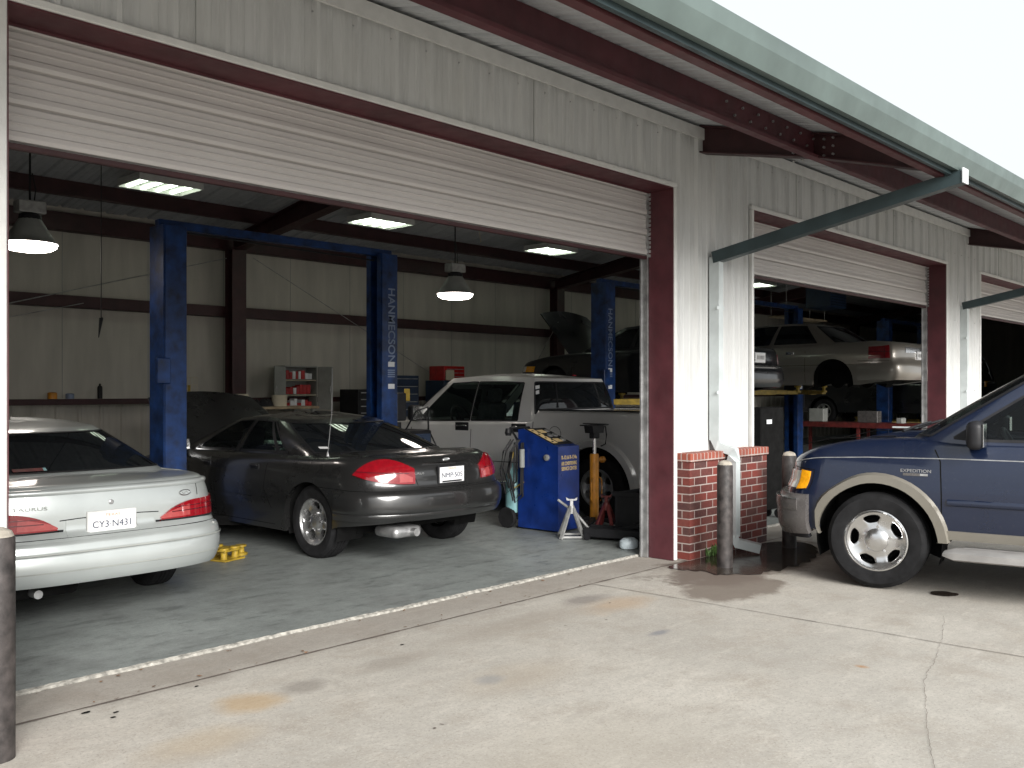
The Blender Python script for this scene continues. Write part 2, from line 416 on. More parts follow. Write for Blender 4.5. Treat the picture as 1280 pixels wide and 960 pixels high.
# purlins below the roof sheet, inside and under the canopy
def zbeam(y, top, h, mname, nm, lip=.06):
    m = MB(); m.box(XL, XR, y - .004, y + .004, top - h, top)
    m.box(XL, XR, y - lip - .004, y - .0045, top - h, top - h + .006)
    m.box(XL, XR, y - lip - .010, y - lip - .0045, top - h, top - h + .025)
    m.box(XL, XR, y + .0045, y + lip, top - .008, top - .002)
    return m.build(nm, mname, bld)
for y in (12.3, 10.6, 8.9, 7.3, 5.9):
    zbeam(y, roofz(y) - .004, .21, 'maroon', 'purlin')
zbeam(3.62, roofz(3.62) - .004, .24, 'maroon2', 'canopy_purlin')
zbeam(2.66, roofz(2.66) - .07, .21, 'redprim', 'canopy_purlin', .05)
def ibeam(mb, pts, depth, fw, tw=.012):
    """I section along a polyline in the YZ plane at x=0; pts are bottom points (y,z,depth)"""
    for (y0, z0, d0), (y1, z1, d1) in zip(pts, pts[1:]):
        for a, b, c, d, hw in ((0, d0, 0, d1, tw / 2), (-.0, .014, 0, .014, fw / 2), (d0 - .014, d0, d1 - .014, d1, fw / 2)):
            v = [mb.bm.verts.new(p) for p in ((-hw, y0, z0 + a), (hw, y0, z0 + a), (hw, y0, z0 + b), (-hw, y0, z0 + b), (-hw, y1, z1 + c), (hw, y1, z1 + c), (hw, y1, z1 + d), (-hw, y1, z1 + d))]
            for f in ((0, 1, 2, 3), (7, 6, 5, 4), (0, 4, 5, 1), (1, 5, 6, 2), (2, 6, 7, 3), (3, 7, 4, 0)): mb.bm.faces.new([v[i] for i in f])
for fx in FR:
    m = MB(); ibeam(m, [(5.05, 3.62, roofz(5.05) - 3.62 - .22), (9.05, roofz(9.05) - .56, .34), (YR - .25, 3.66, roofz(YR - .25) - 3.66 - .22)], 0, .20)
    m.build('rafter', 'maroon', bld, loc=(fx, 0, 0))
    m = MB(); m.box(-.006, .006, YR - .40, YR - .21, 0, 3.72); m.box(-.12, .12, YR - .414, YR - .401, 0, 3.72); m.box(-.12, .12, YR - .209, YR - .201, 0, 3.72)
    m.box(-.13, .13, YR - .43, YR - .19, 0, .02)
    m.build('column', 'maroon', bld, loc=(fx, 0, 0))
    m = MB(); m.box(-.10, .10, 5.02, 5.035, 0, 3.7); m.box(-.10, .10, 5.27, 5.285, 0, 3.7); m.box(-.006, .006, 5.036, 5.269, 0, 3.7)
    m.build('column', 'maroon', bld, loc=(fx, 0, 0))
    m = MB(); ibeam(m, [(YF - .035, 3.76, roofz(YF) - 3.76 - .012), (3.60, 3.53, roofz(3.60) - 3.53 - .012), (2.68, 3.28, roofz(2.68) - 3.28 - .012)], 0, .13)
    m.build('canopy_rafter', 'maroon', bld, loc=(fx, 0, 0))
# bolts on the canopy rafter joint
# gutter
gp = [(2.54, 3.285), (2.49, 3.28), (2.445, 3.38), (2.435, 3.462), (2.452, 3.466), (2.462, 3.385), (2.50, 3.298), (2.54, 3.302)]
gz = MB().prism(gp, XL - .1, XR + .1, 'x').build('gutter', 'green', bld)
MB().box(XL, XR, 2.545, 2.575, 3.255, 3.47).build('fascia', 'dgreen', bld)
MB().box(XL, XR, 2.47, 2.60, 3.470, 3.484).build('roof_edge_flashing', 'soffit', bld)
# door openings
def trimstrip(mb, x0, x1, z0, z1): mb.box(x0, x1, YF - .045, YF - .005, z0, z1, .006, 1)
slat = 0.185
for i, (x0, x1) in enumerate(BAYS):
    m = MB()
    trimstrip(m, x0 - .045, x1 + .045, ZH - .001, ZH + .042)
    trimstrip(m, x0 - .042, x0 - .0, 0.0, ZH - .003); trimstrip(m, x1 + .0, x1 + .042, 0.0, ZH - .003)
    m.build('door_trim', 'trim', bld)
    m = MB()
    m.box(x0 + .002, x1 - .002, YF - .03, YF + .24, ZH - .012, ZH - .003)
    m.box(x0 + .0, x0 + .010, YF - .03, YF + .23, 0, ZH - .014); m.box(x1 - .010, x1 - .0, YF - .03, YF + .23, 0, ZH - .014)
    m.box(x0 + .012, x1 - .012, YF + .215, YF + .23, ZH - .025, ZH - .013)
    m.build('door_jamb', 'maroon2', bld)
    zb = 2.775 if i < 3 else .06  # unseen fourth curtain is lowered to keep daylight out of the right-hand bays
    prof = []
    z = zb
    yc = YF + .255
    while z < ZH + .25:
        prof += [(z, 0.014), (z + .004, 0.010), (z + .009, -.014), (z + .030, -.020), (z + .055, -.016), (z + .062, -.004), (z + .092, -.004), (z + .096, -.010), (z + .102, -.010), (z + .106, -.003),
                 (z + .135, -.003), (z + .139, -.009), (z + .145, -.009), (z + .149, -.002), (z + slat - .006, -.002)]
        z += slat
    d = MB(); d.grid([[(x0 - .04, yc + h, zz), (x1 + .04, yc + h, zz)] for zz, h in prof])
    door = d.build('roller_door', 'curtain', bld)
    MB().box(x0 + .02, x1 - .02, yc - .018, yc + .022, zb - .034, zb - .004, .005, 1).build('bottom_bar', 'maroon', door)
    for xx, s in ((x0, 1), (x1, -1)):
        g = MB(); g.box(xx + s * .014, xx + s * .034, yc - .022, yc + .05, 0.0, ZH + .2); g.box(xx + s * .0345, xx + s * .05, yc + .035, yc + .05, 0, ZH + .2)
        g.build('door_guide', 'steel', door)
        c = MB()
        for k in range(16): c.box(xx + s * .012 - .006, xx + s * .012 + .006, yc - .046, yc - .024, 2.76 + k * .04, 2.785 + k * .04)
        c.build('wind_lock', 'steel', door)
    MB().lathe([(.19, x0 - .05), (.19, x1 + .05)], 20, Matrix.Translation((0, YF + .47, ZH + .28)) @ Matrix.Rotation(PI / 2, 4, 'Y')).build('door_drum', 'grey', door)
# pillars : brick wainscot, downspout and canopy drain pipe
for i, (p0, p1) in enumerate([(BAYS[0][1], BAYS[1][0]), (BAYS[1][1], BAYS[2][0]), (BAYS[2][1], BAYS[3][0]), (BAYS[3][1], XR), (XL, BAYS[0][0])]):
    a, b = p0 + .085, p1 + .10 - .03
    if i == 3: b = p1
    if i == 4: a, b = p0, p1 - .09
    bw = MB().box(a, b - .0, YF - .145, YF + .0, 0, .885).build('brick_wainscot', 'brick', bld)
    MB().box(a - .008, b + .008, YF - .165, YF + .0, .887, .965, .006, 1).build('brick_cap', 'bcap', bw)
    if i > 2: continue
    xd = p0 + .66
    dsp = MB()
    dsp.tube([(xd, YF - .075, 2.80), (xd, YF - .075, 1.06)], .052, rz=.04)
    dsp.tube([(xd, YF - .075, 1.10), (xd + .02, YF - .10, 1.0), (xd + .04, YF - .235, .96), (xd + .04, YF - .235, .86)], .052, rz=.042)
    dsp.tube([(xd + .04, YF - .235, .87), (xd + .04, YF - .235, .16)], .050, rz=.04)
    dsp.tube([(xd + .04, YF - .235, .18), (xd + .06, YF - .26, .10), (xd + .16, YF - .45, .055)], .052, rz=.042, cap=False)
    ds = dsp.build('downspout', 'down', bld)
    boom = MB().tube([(xd, YF - .06, 2.795), (xd + .05, 2.47, 3.235)], .05, rz=.055)
    boom.build('drain_pipe', 'dgreen', ds)
    MB().box(xd - .01, xd + .11, 2.452, 2.462, 3.180, 3.298).build('pipe_cap', 'white', ds)
    sb = MB()
    for z in (2.3, 1.5): sb.box(xd - .065, xd + .065, YF - .125, YF - .116, z, z + .03)
    sb.build('strap', 'down', ds)
# screw heads dotted over the front siding
sc_ = MB()
for (p0, p1) in ((7.25, 8.6), (14.4, 15.9), (1.7, 7.2), (8.7, 14.3)):
    x = p0 + .1
    while x < p1:
        for z in ((1.5, 2.55, 3.55) if p1 - p0 < 2 else (3.80,)):
            sc_.box(x - .005, x + .005, YF - .010, YF - .002, z + .02, z + .030)
        x += .305
sc_.build('screw', 'steel', bld)
for fx in FR[1:4]:
    m = MB()
    for dz in (.05, .12, .19):
        for dy in (-.09, -.05, .05, .09): m.lathe([(.011, -.012), (.011, .012)], 6, Matrix.Translation((0, 3.62 + dy * 2.0, roofz(3.62) - .03 - dz)) @ Matrix.Rotation(PI / 2, 4, 'Y'))
    m.build('splice_bolt', 'steel', bld, loc=(fx - .012, 0, 0))
sp = MB()
for k in range(14): sp.lathe([(.010, -.006), (.010, .008)], 6, Matrix.Translation((6.2 + k * .12, 3.60, roofz(3.62) - .07 - .08 * (k % 2))) @ Matrix.Rotation(PI / 2, 4, 'X'))
sp.build('splice_bolt', 'steel', bld)
lap = MB()
for x0, x1 in BAYS[:3]:
    lap.box(x0 + .95, x0 + .954, YF - .034, YF - .028, ZH + .05, ZT - .08); lap.box(x0 + 3.7, x0 + 3.704, YF - .034, YF - .028, ZH + .05, ZT - .08)
lap.build('lap_seam', 'grey', bld)
# bracing rods
br = MB()
br.tube([(2.0, YR - .28, 1.95), (7.55, YR - .28, 3.55)], .008, 6); br.tube([(2.0, YR - .26, 1.85), (5.4, YR - .26, 2.72)], .006, 6)
br.tube([(8.0, YR - .3, 3.6), (15.0, YR - .3, .3)], .006, 6)
br.build('brace_rod', 'steel', bld)

# ------------------------------------------------------------------ ground
def sheet(name, pts, z, m, label=None, kind='structure'):
    mb = MB(); f = mb.bm.faces.new([mb.bm.verts.new((x, y, z)) for x, y in pts])
    if f.normal.z < 0: pass
    o = mb.build(name, m, fix=False)
    me = o.data
    bm = bmesh.new(); bm.from_mesh(me); bm.normal_update()
    for f in bm.faces:
        if f.normal.z < 0: f.normal_flip()
    bm.to_mesh(me); bm.free()
    return tag(o, label, None, None, kind)
sheet('ground', [(-400, -400), (400, -400), (400, 400), (-400, 400)], -.004, 'outer')
mb = MB(); mb.box(XL + .01, XR - .01, 5.10, YR + .1, -.05, .012); tag(mb.build('floor', 'inner'), kind='structure')
# crumbling lip along the edge of the shop slab
lp = MB(); rows = []
nx = 700
r0, r1, r2, r3 = [], [], [], []
for k in range(nx + 1):
    x = 1.0 + k * 22.0 / nx
    j = random.uniform(-.005, .005) + .012 * math.sin(x * 3.1) * math.sin(x * 1.3); jj = random.uniform(-.008, .012)
    r0.append((x, 5.085 - .016 + j, -.003)); r1.append((x, 5.085 - .006 + j, .008 + random.uniform(-.004, .004))); r2.append((x, 5.10 - .002 + jj * .7, .0150)); r3.append((x, 5.10 + .001 + jj * .7, .010))
lp.grid([r0, r1, r2, r3]); tag(lp.build('kerb_lip', 'lip', fix=True), kind='structure')
def wobble_line(name, p0, p1, w, m, amp=.0, n=60, z=.0005):
    p0, p1 = Vector((*p0, z)), Vector((*p1, z)); d = (p1 - p0); nrm = Vector((-d.y, d.x, 0)).normalized()
    mb = MB(); a, b = [], []
    o = 0
    for k in range(n + 1):
        o = o * .8 + random.uniform(-amp, amp); ww = w * random.uniform(.5, 1.4)
        p = p0 + d * (k / n) + nrm * o
        a.append(p + nrm * ww / 2); b.append(p - nrm * ww / 2)
    mb.grid([a, b]); return tag(mb.build(name, m), kind='structure')
wobble_line('ground_joint', (1.0, 4.635), (30, 4.635), .016, 'joint', .0015, 300)
wobble_line('ground_joint', (5.90, 4.63), (6.11, -2.0), .007, 'crack', .004, 80, .0007)
CR = [(6.7, 2.22), (6.04, 2.02), (5.6, 1.90), (5.15, 1.81), (4.55, 1.58), (3.99, 1.36), (3.3, 1.0)]
for p_, q_ in zip(CR, CR[1:]): wobble_line('ground_crack', p_, q_, .0018, 'joint', .005, 26, .0007)
def blob(name, cx, cy, rx, ry, z, m, seed, rough=.25, rot=0):
    rnd = random.Random(seed); ph = [rnd.uniform(0, 6.28) for _ in range(7)]
    pts = []
    for k in range(90):
        a = 2 * PI * k / 90
        r = 1 + rough * sum(math.sin((j + 2) * a + ph[j]) / (j + 1.5) for j in range(7)) * .8
        x, y = rx * r * math.cos(a), ry * r * math.sin(a)
        pts.append((cx + x * math.cos(rot) - y * math.sin(rot), cy + x * math.sin(rot) + y * math.cos(rot)))
    return sheet(name, pts, z, m)
def smooth_poly(pts, n=8):
    out = []; L = len(pts)
    for i in range(L):
        p0, p1, p2, p3 = (Vector((*pts[(i + k - 1) % L], 0)) for k in range(4))
        for j in range(n):
            t = j / n
            q = .5 * ((2 * p1) + (p2 - p0) * t + (2 * p0 - 5 * p1 + 4 * p2 - p3) * t * t + (3 * p1 - p0 - 3 * p2 + p3) * t ** 3)
            w_ = .03 * math.sin(q.x * 23 + q.y * 9) + .02 * math.sin(q.x * 51 - q.y * 37)
            out.append((q.x + random.uniform(-.006, .006) + (w_ if q.y < 4.5 else 0), q.y + random.uniform(-.006, .006) + (w_ if q.y < 4.5 else 0)))
    return out
PUD = [(6.92, 4.58), (7.3, 4.605), (8.5, 4.60), (8.9, 4.45), (8.85, 4.18), (8.3, 3.88), (7.75, 3.80), (7.25, 3.85), (6.9, 4.05), (6.95, 4.3), (6.86, 4.45)]
DMP = [(6.7, 4.57), (7.3, 4.60), (8.7, 4.61), (9.0, 4.5), (8.95, 4.15), (8.3, 3.82), (7.6, 3.68), (6.95, 3.50), (6.45, 3.42), (6.1, 3.52), (6.3, 3.75), (6.65, 3.95), (6.55, 4.15), (6.6, 4.35)]
sheet('puddle', smooth_poly(PUD), .0030, 'wet')
blob('ground_stain', 7.43, 2.46, .10, .09, .0014, 'wet', 5, .12, -.2)
for k in range(9):
    x, y = random.uniform(1.8, 6.5), random.uniform(1.4, 4.4)
    blob('ground_stain', x, y, random.uniform(.006, .011), random.uniform(.004, .008), .0012, 'joint', k, .3, random.uniform(0, 3))
for (x, y, a, b) in ((1.9, 4.56, .022, .013), (1.96, 4.40, .014, .009), (2.0, 4.46, .014, .009), (2.46, 4.54, .012, .008), (3.71, 4.37, .014, .008)):
    blob('ground_stain', x, y, a, b, .0016, 'dark', int(x * 100), .2)
# grit and dead leaves by the lip
lf = MB()
for k in range(70):
    x = random.uniform(1.8, 7.1); y = random.choice((random.gauss(5.0, .03), random.gauss(4.66, .03))); s = random.uniform(.006, .018); a = random.uniform(0, 6)
    q = [Vector((math.cos(a + b) * s * c, math.sin(a + b) * s * c, .002 + random.uniform(0, .008))) + Vector((x, y, 0)) for b, c in ((0, 1), (1.6, .5), (3.1, 1), (4.7, .5))]
    lf.bm.faces.new([lf.bm.verts.new(v) for v in q])
tag(lf.build('leaf_litter', mat('dead_leaf', (0.16, 0.09, 0.05), .9, var=.4, scale=30)), 'small brown dead leaves and grit along the doorway edge', 'litter', kind='stuff')
# weed at the brick foot
wd = MB()
for k in range(60):
    a = random.uniform(PI, 2 * PI); r = random.uniform(.0, .11); bx, by = 7.66 + r * math.cos(a) * 1.2, YF - .15 + r * math.sin(a) * .5
    h = random.uniform(.03, .12); t = random.uniform(0, 6.28); dx, dy = math.cos(t), math.sin(t)
    p = Vector((bx, by, 0)); tip = p + Vector((dx * h * .7, dy * h * .5 - .01, h)); md = (p + tip) / 2 + Vector((0, 0, h * .15)); wv = Vector((-dy, dx, 0)) * .012
    wd.bm.faces.new([wd.bm.verts.new(v) for v in (p, md - wv, tip, md + wv)])
tag(wd.build('weed', 'leaf'), 'small green weed growing at the foot of the brick pillar', 'weed')

# bollards
def bollard(x, y, h, r, label):
    t = thing('bollard', label, 'bollard', (x, y, 0), 0, 'pipe bollards before the doors')
    MB().lathe([(r, -.01), (r * 1.01, h * .5), (r, h - .01), (r - .004, h)], 28).build('pipe', 'bollard', t, True, 50)
    MB().lathe([(r - .004, h - .002), (r * .8, h + .022), (r * .4, h + .036), (.001, h + .04)], 24, cap=False).build('cap', 'cap', t, True, 80)
    return t
bollard(1.41, 4.275, .93, .072, 'dark brown pipe bollard at the far left, beside the left door jamb')
bollard(7.24, 4.22, .89, .068, 'dark pipe bollard standing in the puddle before the brick pillar')
bollard(8.56, 4.28, .90, .068, 'dark pipe bollard with pale cap just in front of the blue vehicle bumper')

# ------------------------------------------------------------------ car builder
def lin(pts):
    pts = sorted(pts)
    def f(x):
        if x <= pts[0][0]: return pts[0][1]
        for (a, b), (c, d) in zip(pts, pts[1:]):
            if x <= c: return b + (d - b) * (x - a) / (c - a)
        return pts[-1][1]
    return f
def smo(pts, w=.05):
    f = lin(pts)
    return lambda x: sum(f(x + w * k / 3) for k in (-3, -2, -1, 0, 1, 2, 3)) / 7
class Car:
    def __init__(s, root, P):
        s.root = root; s.P = P; s.W = P['W']; s.n = P.get('n', 2.7)
        s.xr, s.xf = smo(P['xr'], .03), smo(P['xf'], .03)
        s.Rr, s.Rf = P['Rr'], P['Rf']; s.zref = .55
        s.xa, s.xb = s.xr(s.zref) + s.Rr, s.xf(s.zref) - s.Rf
        s.zs = smo(P['zs'], P.get('zsw', .08)); s.fz = smo(P['fz'], .04); s.fx = smo(P.get('fx', [(0, 1)]), .15)
        s.rock = lin(P['rock']); s.r = P.get('r', .05)
        s.arch = P['arch']   # (xc, zc, R)
        s.crown = smo(P['crown'], .1)
    def ux(s, x): return 1 + (x - s.xa) / (s.xb - s.xa)
    def x0(s, u):
        e = 2 / s.n
        if u <= 1: return s.xr(s.zref) + s.Rr * (1 - max(0, math.cos(u * PI / 2)) ** e)
        if u <= 2: return s.xa + (u - 1) * (s.xb - s.xa)
        return s.xf(s.zref) - s.Rf * (1 - max(0, math.sin((u - 2) * PI / 2)) ** e)
    def ztop(s, u): return s.zs(s.x0(u))
    def zbot(s, u):
        x = s.x0(u); z = s.rock(x)
        if 1 <= u <= 2:
            for xc, zc, Ra in s.arch:
                if abs(x - xc) <= Ra + 1e-6: z = max(z, zc + math.sqrt(max(0, Ra * Ra - (x - xc) ** 2)))
        return z
    def S(s, sg, u, z, off=0.0):
        if off:
            e = 1e-3
            p = s.S(sg, u, z)
            u1, u2 = max(0, u - e), min(3, u + e)
            a = s.S(sg, u2, z) - s.S(sg, u1, z); b = s.S(sg, u, z + e) - s.S(sg, u, z - e)
            nn = a.cross(b)
            c = Vector(((s.xa + s.xb) / 2 if 1 < u < 2 else (s.xa if u <= 1 else s.xb), 0, p.z))
            if 1 < u < 2: c.x = p.x
            if nn.length < 1e-12: nn = p - c
            nn.normalize()
            if nn.dot(p - c) < 0: nn = -nn
            return p + nn * off
        e = 2 / s.n; zt = s.ztop(u); h = zt - z; ins = 0
        if h < s.r: q = min(1, max(0, (s.r - h) / s.r)); ins = s.r * (1 - math.sqrt(1 - q * q))
        if u <= 1:
            th = u * PI / 2; cs, sn = max(0, math.cos(th)), math.sin(th)
            x = s.xr(z) + s.Rr * (1 - cs ** e); y = s.W * s.fz(z) * s.fx(x) * sn ** e
            x += ins * cs; y -= ins * sn
        elif u < 2:
            x0 = s.x0(u)
            x = x0 + (s.xr(z) - s.xr(s.zref)) * max(0, 1 - (x0 - s.xa) / .4) + (s.xf(z) - s.xf(s.zref)) * max(0, 1 - (s.xb - x0) / .4)
            y = s.W * s.fz(z) * s.fx(x) - ins
        else:
            th = (3 - u) * PI / 2; cs, sn = max(0, math.cos(th)), math.sin(th)
            x = s.xf(z) - s.Rf * (1 - cs ** e); y = s.W * s.fz(z) * s.fx(x) * sn ** e
            x -= ins * cs; y -= ins * sn
        return Vector((x, sg * y, z))
    def cols(s):
        nE = 12; us = [k / nE for k in range(nE)]
        xs = {s.xa, s.xb}
        k = s.xa
        while k < s.xb: xs.add(k); k += .09
        for xc, zc, Ra in s.arch:
            xs = {x for x in xs if abs(x - xc) > Ra + .02 or x in (s.xa, s.xb)}
            for j in range(17): xs.add(xc + Ra * math.cos(PI * j / 16))
            xs.add(xc + Ra + .004); xs.add(xc - Ra - .004)
        xs = [x for x in sorted(xs) if s.xa <= x <= s.xb]
        us += [s.ux(x) for x in xs]; us[nE] = 1.0; us[-1] = 2.0
        us += [2 + k / nE for k in range(1, nE + 1)]
        return us, nE
    def body(s, m, name='body'):
        us, nE = s.cols(); mb = MB(); K = 12
        loops = []
        full = [(-1, u) for u in us[:0:-1]] if False else None
        ring = [(1, u) for u in us] + [(-1, u) for u in us[-2:0:-1]]
        rows = []
        nrow = K + 6
        g = []
        for sg, u in ring:
            zt, zb = s.ztop(u), s.zbot(u); col = []
            zl = zt - s.r
            for k in range(K): col.append(zb + (zl - zb) * (k / (K)))
            for k in range(6): col.append(zl + s.r * math.sin(PI / 2 * k / 5))
            g.append([mb.bm.verts.new(s.S(sg, u, z)) for z in col])
        n = len(ring)
        for i in range(n):
            a, b = g[i], g[(i + 1) % n]
            for k in range(nrow - 1): mb.bm.faces.new((a[k], b[k], b[k + 1], a[k + 1]))
        # lip returning inwards at the bottom edge
        inner = []
        for i, (sg, u) in enumerate(ring):
            p = g[i][0].co; inner.append(mb.bm.verts.new((p.x, p.y * .94, p.z + .012)))
        for i in range(n):
            mb.bm.faces.new((g[i][0], inner[i], inner[(i + 1) % n], g[(i + 1) % n][0]))
        # top : Coons patch over the loop
        T = {}
        for i, (sg, u) in enumerate(ring): T[(sg, i if sg > 0 else None, u)] = g[i][-1]
        tv = {(sg, round(u, 6)): g[i][-1] for i, (sg, u) in enumerate(ring)}
        def V(sg, u):
            return tv.get((sg, round(u, 6))) or tv[(1, round(u, 6))]
        rear = [V(-1, u) for u in us[nE::-1]] + [V(1, u) for u in us[1:nE + 1]]
        front = [V(-1, u) for u in us[len(us) - 1 - nE:]] + [V(1, u) for u in us[-2:len(us) - 2 - nE:-1]]
        L = [V(-1, u) for u in us[nE:len(us) - nE]]; Rr_ = [V(1, u) for u in us[nE:len(us) - nE]]
        nj, ni = len(L), len(rear)
        G = [[None] * ni for _ in range(nj)]
        for i in range(ni): G[0][i] = rear[i]; G[-1][i] = front[i]
        for j in range(nj): G[j][0] = L[j]; G[j][-1] = Rr_[j]
        for j in range(1, nj - 1):
            t = j / (nj - 1)
            t = (L[j].co.x - L[0].co.x) / (L[-1].co.x - L[0].co.x)
            for i in range(1, ni - 1):
                q = (rear[i].co.y - rear[0].co.y) / (rear[-1].co.y - rear[0].co.y)
                p = L[j].co * (1 - q) + Rr_[j].co * q + rear[i].co * (1 - t) + front[i].co * t - (L[0].co * (1 - q) * (1 - t) + Rr_[0].co * q * (1 - t) + L[-1].co * (1 - q) * t + Rr_[-1].co * q * t)
                ed = min(1, t / .08, (1 - t) / .08)
                p.z += s.crown(p.x) * (1 - (2 * q - 1) ** 2) * ed
                G[j][i] = mb.bm.verts.new(p)
        for j in range(nj - 1):
            for i in range(ni - 1):
                try: mb.bm.faces.new((G[j][i], G[j][i + 1], G[j + 1][i + 1], G[j + 1][i]))
                except ValueError: pass
        o = mb.build(name, m, s.root, True, 38)
        # dark floor pan with wheel wells
        ub = MB(); x0, x1 = s.xr(.5) + .60, s.xf(.5) - .45; zb = s.rock((x0 + x1) / 2)
        ub.box(x0, x1, -s.W * .70, s.W * .70, zb + .03, zb + .28)
        for xc, zc, Ra in s.arch:
            for sg in (1, -1):
                rr = Ra + .012; a = [], []
                row0, row1 = [], []
                for k in range(21):
                    an = -0.35 + (PI + .7) * k / 20
                    row0.append((xc + rr * math.cos(an), sg * s.W * .93, zc + rr * math.sin(an))); row1.append((xc + rr * math.cos(an), sg * s.W * .62, zc + rr * math.sin(an)))
                ub.grid([row0, row1])
                c = [(xc, sg * s.W * .62, zc)] * 21
                ub.grid([row1, [(xc + .01 * math.cos(k), sg * s.W * .62, zc + .01 * math.sin(k)) for k in range(21)]])
        ub.build('underbody', 'dark', s.root)
        return o
    def patch(s, name, m, sg, u0, u1, z0, z1, off=.004, nu=14, nv=6, thick=.012, parent=None, smooth=True, both=False):
        """shell on the skirt surface; z0,z1 numbers or functions of tu; off number or function(tu,tv)"""
        fz0 = z0 if callable(z0) else (lambda t: z0); fz1 = z1 if callable(z1) else (lambda t: z1)
        fo = off if callable(off) else (lambda a, b: off)
        mb = MB(); 
        if both: seq = [(-1, u0 + (u1 - u0) * (1 - i / nu), 1 - i / nu) for i in range(nu)] + [(1, u0 + (u1 - u0) * i / nu, i / nu) for i in range(nu + 1)]
        else: seq = [(sg, u0 + (u1 - u0) * i / nu, i / nu) for i in range(nu + 1)]
        outer, inner = [], []
        for j in range(nv + 1):
            tv = j / nv
            outer.append([s.S(g, u, fz0(t) + (fz1(t) - fz0(t)) * tv, fo(t, tv)) for g, u, t in seq])
            inner.append([s.S(g, u, fz0(t) + (fz1(t) - fz0(t)) * tv, -thick) for g, u, t in seq])
        a = mb.grid(outer)
        edge_o = a[0] + [r[-1] for r in a[1:]] + a[-1][-2::-1] + [r[0] for r in a[-2:0:-1]]
        ii = [mb.bm.verts.new(p) for p in inner[0]] + [mb.bm.verts.new(r[-1]) for r in inner[1:]] + [mb.bm.verts.new(p) for p in inner[-1][-2::-1]] + [mb.bm.verts.new(r[0]) for r in inner[-2:0:-1]]
        k = len(edge_o)
        for q in range(k):
            try: mb.bm.faces.new((edge_o[q], edge_o[(q + 1) % k], ii[(q + 1) % k], ii[q]))
            except ValueError: pass
        return mb.build(name, m, parent or s.root, smooth, 40)
    def ribbon(s, mb, sg, pts, w, off=.0015, sub=6):
        """flat band on the skirt along (u,z) control points"""
        P = []
        for (u0, z0), (u1, z1) in zip(pts, pts[1:]):
            for k in range(sub): P.append((u0 + (u1 - u0) * k / sub, z0 + (z1 - z0) * k / sub))
        P.append(pts[-1])
        c = [s.S(sg, u, z, off) for u, z in P]
        a, b = [], []
        for i, (u, z) in enumerate(P):
            t = (c[min(i + 1, len(c) - 1)] - c[max(0, i - 1)]).normalized()
            nn = (s.S(sg, u, z, off + .01) - c[i]).normalized()
            d = t.cross(nn).normalized() * w / 2
            a.append(c[i] + d); b.append(c[i] - d)
        mb.grid([a, b]); return mb
    def seams(s, lst, m='dark', name='panel_gap', w=.006, off=.0012):
        mb = MB()
        for sg, pts in lst: s.ribbon(mb, sg, pts, w, off)
        return mb.build(name, m, s.root)
    def archlip(s, m, w, off, name='arch_trim', thick=.03, sgs=(1, -1), arches=None):
        for (xc, zc, Ra) in (arches or s.arch):
            for sg in sgs:
                mb = MB(); a, b, c, d = [], [], [], []
                for k in range(29):
                    an = -.22 + (PI + .44) * k / 28
                    def pt(rr, o):
                        x = xc + rr * math.cos(an); z = max(zc + rr * math.sin(an), s.rock(xc) - .02)
                        return s.S(sg, min(2, max(1, s.ux(x))), z, o)
                    a.append(pt(Ra - .004, -.02)); b.append(pt(Ra - .006, off)); c.append(pt(Ra + w * .75, off)); d.append(pt(Ra + w, .001))
                mb.grid([a, b, c, d]); mb.build(name, m, s.root, True, 60)
    # ---- cabin
    def cabin(s, G, m, glass_side, glass_rear, glass_front, rows=(0, .10, .90, 1), side=((.05, .45), (.52, .92)), rear=(0, .86), front=(2.12, 3), trim='black', bulge=.02, glassnames=True):
        s.G = G; e = 2 / G.get('n', 3.0)
        zb = lambda x: s.zs(x) - .025
        def CB(sg, v, t):
            if v <= 1:
                th = v * PI / 2; cs, sn = max(0, math.cos(th)) ** e, math.sin(th) ** e
                b = Vector((G['xbr'] + G['Rb'] * (1 - cs), G['hb'] * sn, 0)); q = Vector((G['xtr'] + G['Rt'] * (1 - cs), G['ht'] * sn, 0)); nn = Vector((-cs, sn, 0))
            elif v <= 2:
                k = v - 1; hb = G['hb']
                b = Vector((G['xbr'] + G['Rb'] + k * (G['xbf'] - G['Rbf'] - G['xbr'] - G['Rb']), hb, 0))
                xt0, xt1 = G['xtr'] + G['Rt'], G['xtf'] - G['Rtf']; ql = xt0 + k * (xt1 - xt0); qv = xt0 + min(max(0, b.x - .04 - xt0), (xt1 - xt0) * (.93 + .07 * k)); qv = min(qv, xt1 - (1 - k) * .12); vt = G.get('vert', .25) * min(1, (1 - k) / .06, k / .06 + .001)
                q = Vector((ql * (1 - vt) + qv * vt, G['ht'], 0)); nn = Vector((0, 1, 0))
            else:
                th = (3 - v) * PI / 2; cs, sn = max(0, math.cos(th)) ** e, math.sin(th) ** e
                b = Vector((G['xbf'] - G['Rbf'] * (1 - cs), G['hb'] * sn, 0)); q = Vector((G['xtf'] - G['Rtf'] * (1 - cs), G['ht'] * sn, 0)); nn = Vector((cs, sn, 0))
            b.z = zb(b.x); q.z = G['zt'] - G.get('zdrop', .03) * max(0, 1 - min((q.x - G['xtr']) / .5, (G['xtf'] - q.x) / .5))
            p = b.lerp(q, t) + nn * bulge * 4 * t * (1 - t)
            # the top edge tucks in
            return Vector((p.x, sg * p.y, p.z))
        s.CB = CB
        vs = set([0, 1, 2, 3])
        for k in range(1, 10): vs.add(k / 10); vs.add(2 + k / 10)
        for k in range(1, 24): vs.add(1 + k / 24)
        key = [rear[1], front[0]] + [1 + q for ab in side for q in ab]
        vs = [v for v in vs if min(abs(v - k) for k in key) > .012] + key
        vs = sorted(vs)
